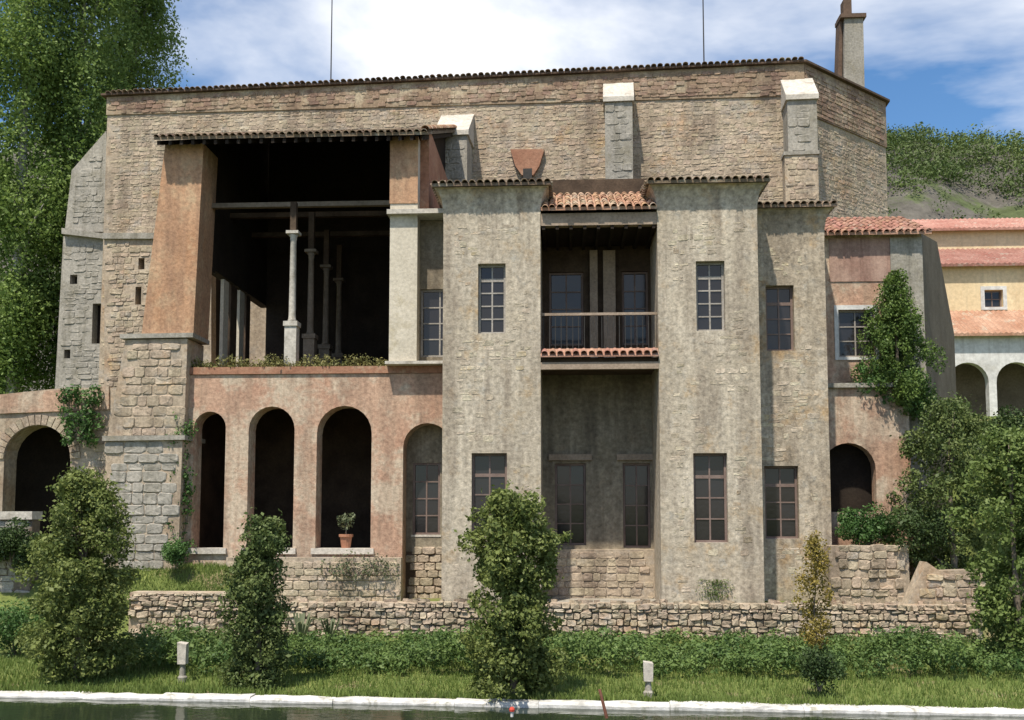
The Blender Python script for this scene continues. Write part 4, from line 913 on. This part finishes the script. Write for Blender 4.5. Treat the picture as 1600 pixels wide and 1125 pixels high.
bush('round_bush', P(1352, 825, 1.7), (1.15, .6, .6), 7500, .1, LM['ivy'], 'low green bush in front of the dark garden arch')
bush('round_bush', P(1440, 822, .9), (.9, .6, .6), 4500, .1, LM['dark'], 'dark bush on top of the stone wall at right')
bush('round_bush', P(1565, 700, 5.5), (1.6, 1, 1.4), 9000, .14, LM['dark'], 'dark rounded bush behind the bright green tree below the white arcade')
bush('round_bush', P(1590, 760, 4), (1.5, 1, 1.6), 9000, .14, LM['mid'], 'mid green bush behind the bright green tree, lower of the two')
b = bank(1280, 1085); bush('clipped_bush', b + Vector((0, 0, .52)), (.46, .4, .45), 3200, .07, LM['dark'], 'small dark rounded bush on the bank near the yellow sapling')
bush('clipped_hedge_block', bank(5, 1030) + Vector((0, .6, .75)), (.85, .8, .75), 6000, .08, LM['ivy'], 'dark clipped hedge block at the left edge', 'hedge', k=22)
bush('leafy_bush', P(20, 850, -.4), (1.3, .5, .8), 8000, .1, LM['dark'], 'dark bush in front of the low grey wall below the left arch')
bush('leafy_bush', P(275, 862, .3), (.5, .4, .45), 2500, .09, LM['ivy'], 'small green bush at the foot of the stone buttress')
def climber(name, poly, Y, n, leaf, lm, lab, th=.25):
    pts = []; xs_ = [P(a, b, Y).x for a, b in poly]; zs_ = [P(a, b, Y).z for a, b in poly]; pp = list(zip(xs_, zs_))
    nodes = []
    while len(nodes) < 40:
        q = (random.uniform(min(xs_), max(xs_)), random.uniform(min(zs_), max(zs_)))
        if inpoly(*q, pp): nodes.append(q)
    t = empty(name, (sum(xs_)/len(xs_), Y, min(zs_)), lab, 'climber')
    p_, d = clumps(n, [(q[0], Y-.05-random.uniform(0, th), q[1]) for q in nodes], [random.uniform(.15, .32) for _ in nodes], 1.1)
    foliage('leaves', p_, leaf, lm, t, outward=d)
    bx, bz = sum(xs_)/len(xs_), min(zs_)
    for q in nodes[:6]: MB().tube([(bx, Y-.06, bz), ((bx+q[0])/2+.1, Y-.08, (bz+q[1])/2), (q[0], Y-.08, q[1])], [.03, .02, .008], 5).build('stem', MT['bark'], t)
climber('ivy', [(98, 612), (155, 605), (160, 690), (110, 690)], 2.8, 1700, .14, LM['ivy'], 'ivy clump hanging over the left arched wall')
climber('ivy', [(276, 650), (300, 650), (303, 855), (268, 855)], 1.35, 2200, .11, LM['ivy'], 'ivy climbing the jamb beside the first arch')
climber('ivy', [(1335, 560), (1450, 590), (1452, 645), (1400, 640), (1330, 598)], 3.4, 2200, .12, LM['ivy'], 'ivy spilling over the coping of the garden arch wall')
climber('creeper', [(480, 872), (620, 872), (610, 900), (500, 895)], .95, 800, .09, LM['olive'], 'grey green creeper over the plinth under the third arch', .1)
# weeds along the terrace edge
wp = []
for k in range(260):
    q = P(random.uniform(300, 606), 574, YA+random.uniform(-.02, .2)); hgt_ = random.uniform(.08, .5)*(.5+.5*abs(math.sin(q.x*2.1)))
    for j in range(12): wp.append((q.x+random.gauss(0, .1), q.y+random.gauss(0, .05), zF + hgt_*random.random()))
foliage('terrace_weeds', wp, .09, LM['weed'], label='yellow green weeds growing along the terrace edge', cat='weeds', kind='stuff', up=-.2)
mp_ = []
for k in range(700):
    q = P(random.triangular(1085, 1150, 1120), random.uniform(905, 938), -.02); mp_.append((q.x, q.y - random.uniform(0, .05), q.z))
foliage('moss_tuft', mp_, .055, LM['lime'], label='yellow green weeds clinging to the foot of the middle tower', cat='weeds', kind='stuff')
# hedge band in front of the rubble wall
hc = []; hr = []
x = X(195, -5, 1000)
while x < X(1560, -5, 1000):
    for k in range(5):
        yy = random.uniform(-7.3, -4.6); hh = (.55 + .18*math.sin(x*1.7) + .16*math.sin(x*.63+2)) * random.uniform(.7, 1.15)
        hc.append((x+random.uniform(-.15, .15), yy, .2 + hh*random.uniform(.3, 1))); hr.append(random.uniform(.16, .3))
    for k in range(4): hc.append((x+random.uniform(-.15, .15), random.uniform(-4.6, -1.1), .25 + random.uniform(0, .2))); hr.append(random.uniform(.14, .26))
    x += .17
pts, d = clumps(85000, hc, hr, .9)
foliage('ground_cover', pts, .1, LM['cover'], outward=d, up=.7, label='band of ivy-like ground cover between the lawn and the rubble wall', cat='ground cover', kind='stuff')
# strappy plants near the left trees
def strap(px, py, n, ln, lab):
    b = bank(px, py, .35); t = empty('strap_leaf_plant', b, lab, 'plant')
    for k in range(n):
        a = random.uniform(0, 6.28); l = ln*random.uniform(.7, 1.2); o_ = Vector((math.cos(a), math.sin(a), 0)); s_ = Vector((-o_.y, o_.x, 0))*.03
        p0, p1, p2 = b, b + o_*l*.35 + Vector((0, 0, l*.75)), b + o_*l*.8 + Vector((0, 0, l*.7))
        MB().add([p0-s_, p0+s_, p1+s_, p1-s_, p2], [(0, 1, 2, 3), (3, 2, 4)]).build('leaf', LM['olive'], t)
strap(470, 1008, 22, 1.0, 'arching strap-leaf plant right of the slim dark tree'); strap(515, 1004, 18, .8, 'smaller strap-leaf plant at the start of the ground cover')
# lawn blades
def blades(n, fn, hmin, hmax):
    v = []
    for _ in range(n):
        p = fn(); a = random.uniform(0, 6.28); h = random.uniform(hmin, hmax); s = Vector((math.cos(a), math.sin(a), 0))*.012; ln = Vector((random.gauss(0, .3), random.gauss(0, .3), 1))*h
        v += [p-s, p+s, p+s*.4+ln, p-s*.4+ln]
    return np.array([tuple(q) for q in v])
def lawnpt():
    x = random.uniform(-15.5, 15.5); y = random.uniform(ykerb(x)+.6, -5.2); return Vector((x, y, hgt(x, y)-.01))
def moundpt():
    x = random.uniform(X(60, 0, 900), X(375, 0, 900)); y = random.uniform(-.6, 1.4); return Vector((x, y, hgt(x, y)-.01))
def kerbpt():
    x = random.uniform(-15.5, 15.5); return Vector((x, ykerb(x)+.36+random.uniform(-.06, .3)*abs(math.sin(x*2.3)+.4*math.sin(x*7)), .08))
v = np.concatenate([blades(9000, kerbpt, .05, .17), blades(36000, lawnpt, .05, .16), blades(9000, moundpt, .05, .2)])
props(link('lawn_grass', quad_mesh('lawn_grass', v, LM['grass'])), label='short green lawn grass on the bank and the mound', cat='grass', kind='stuff')
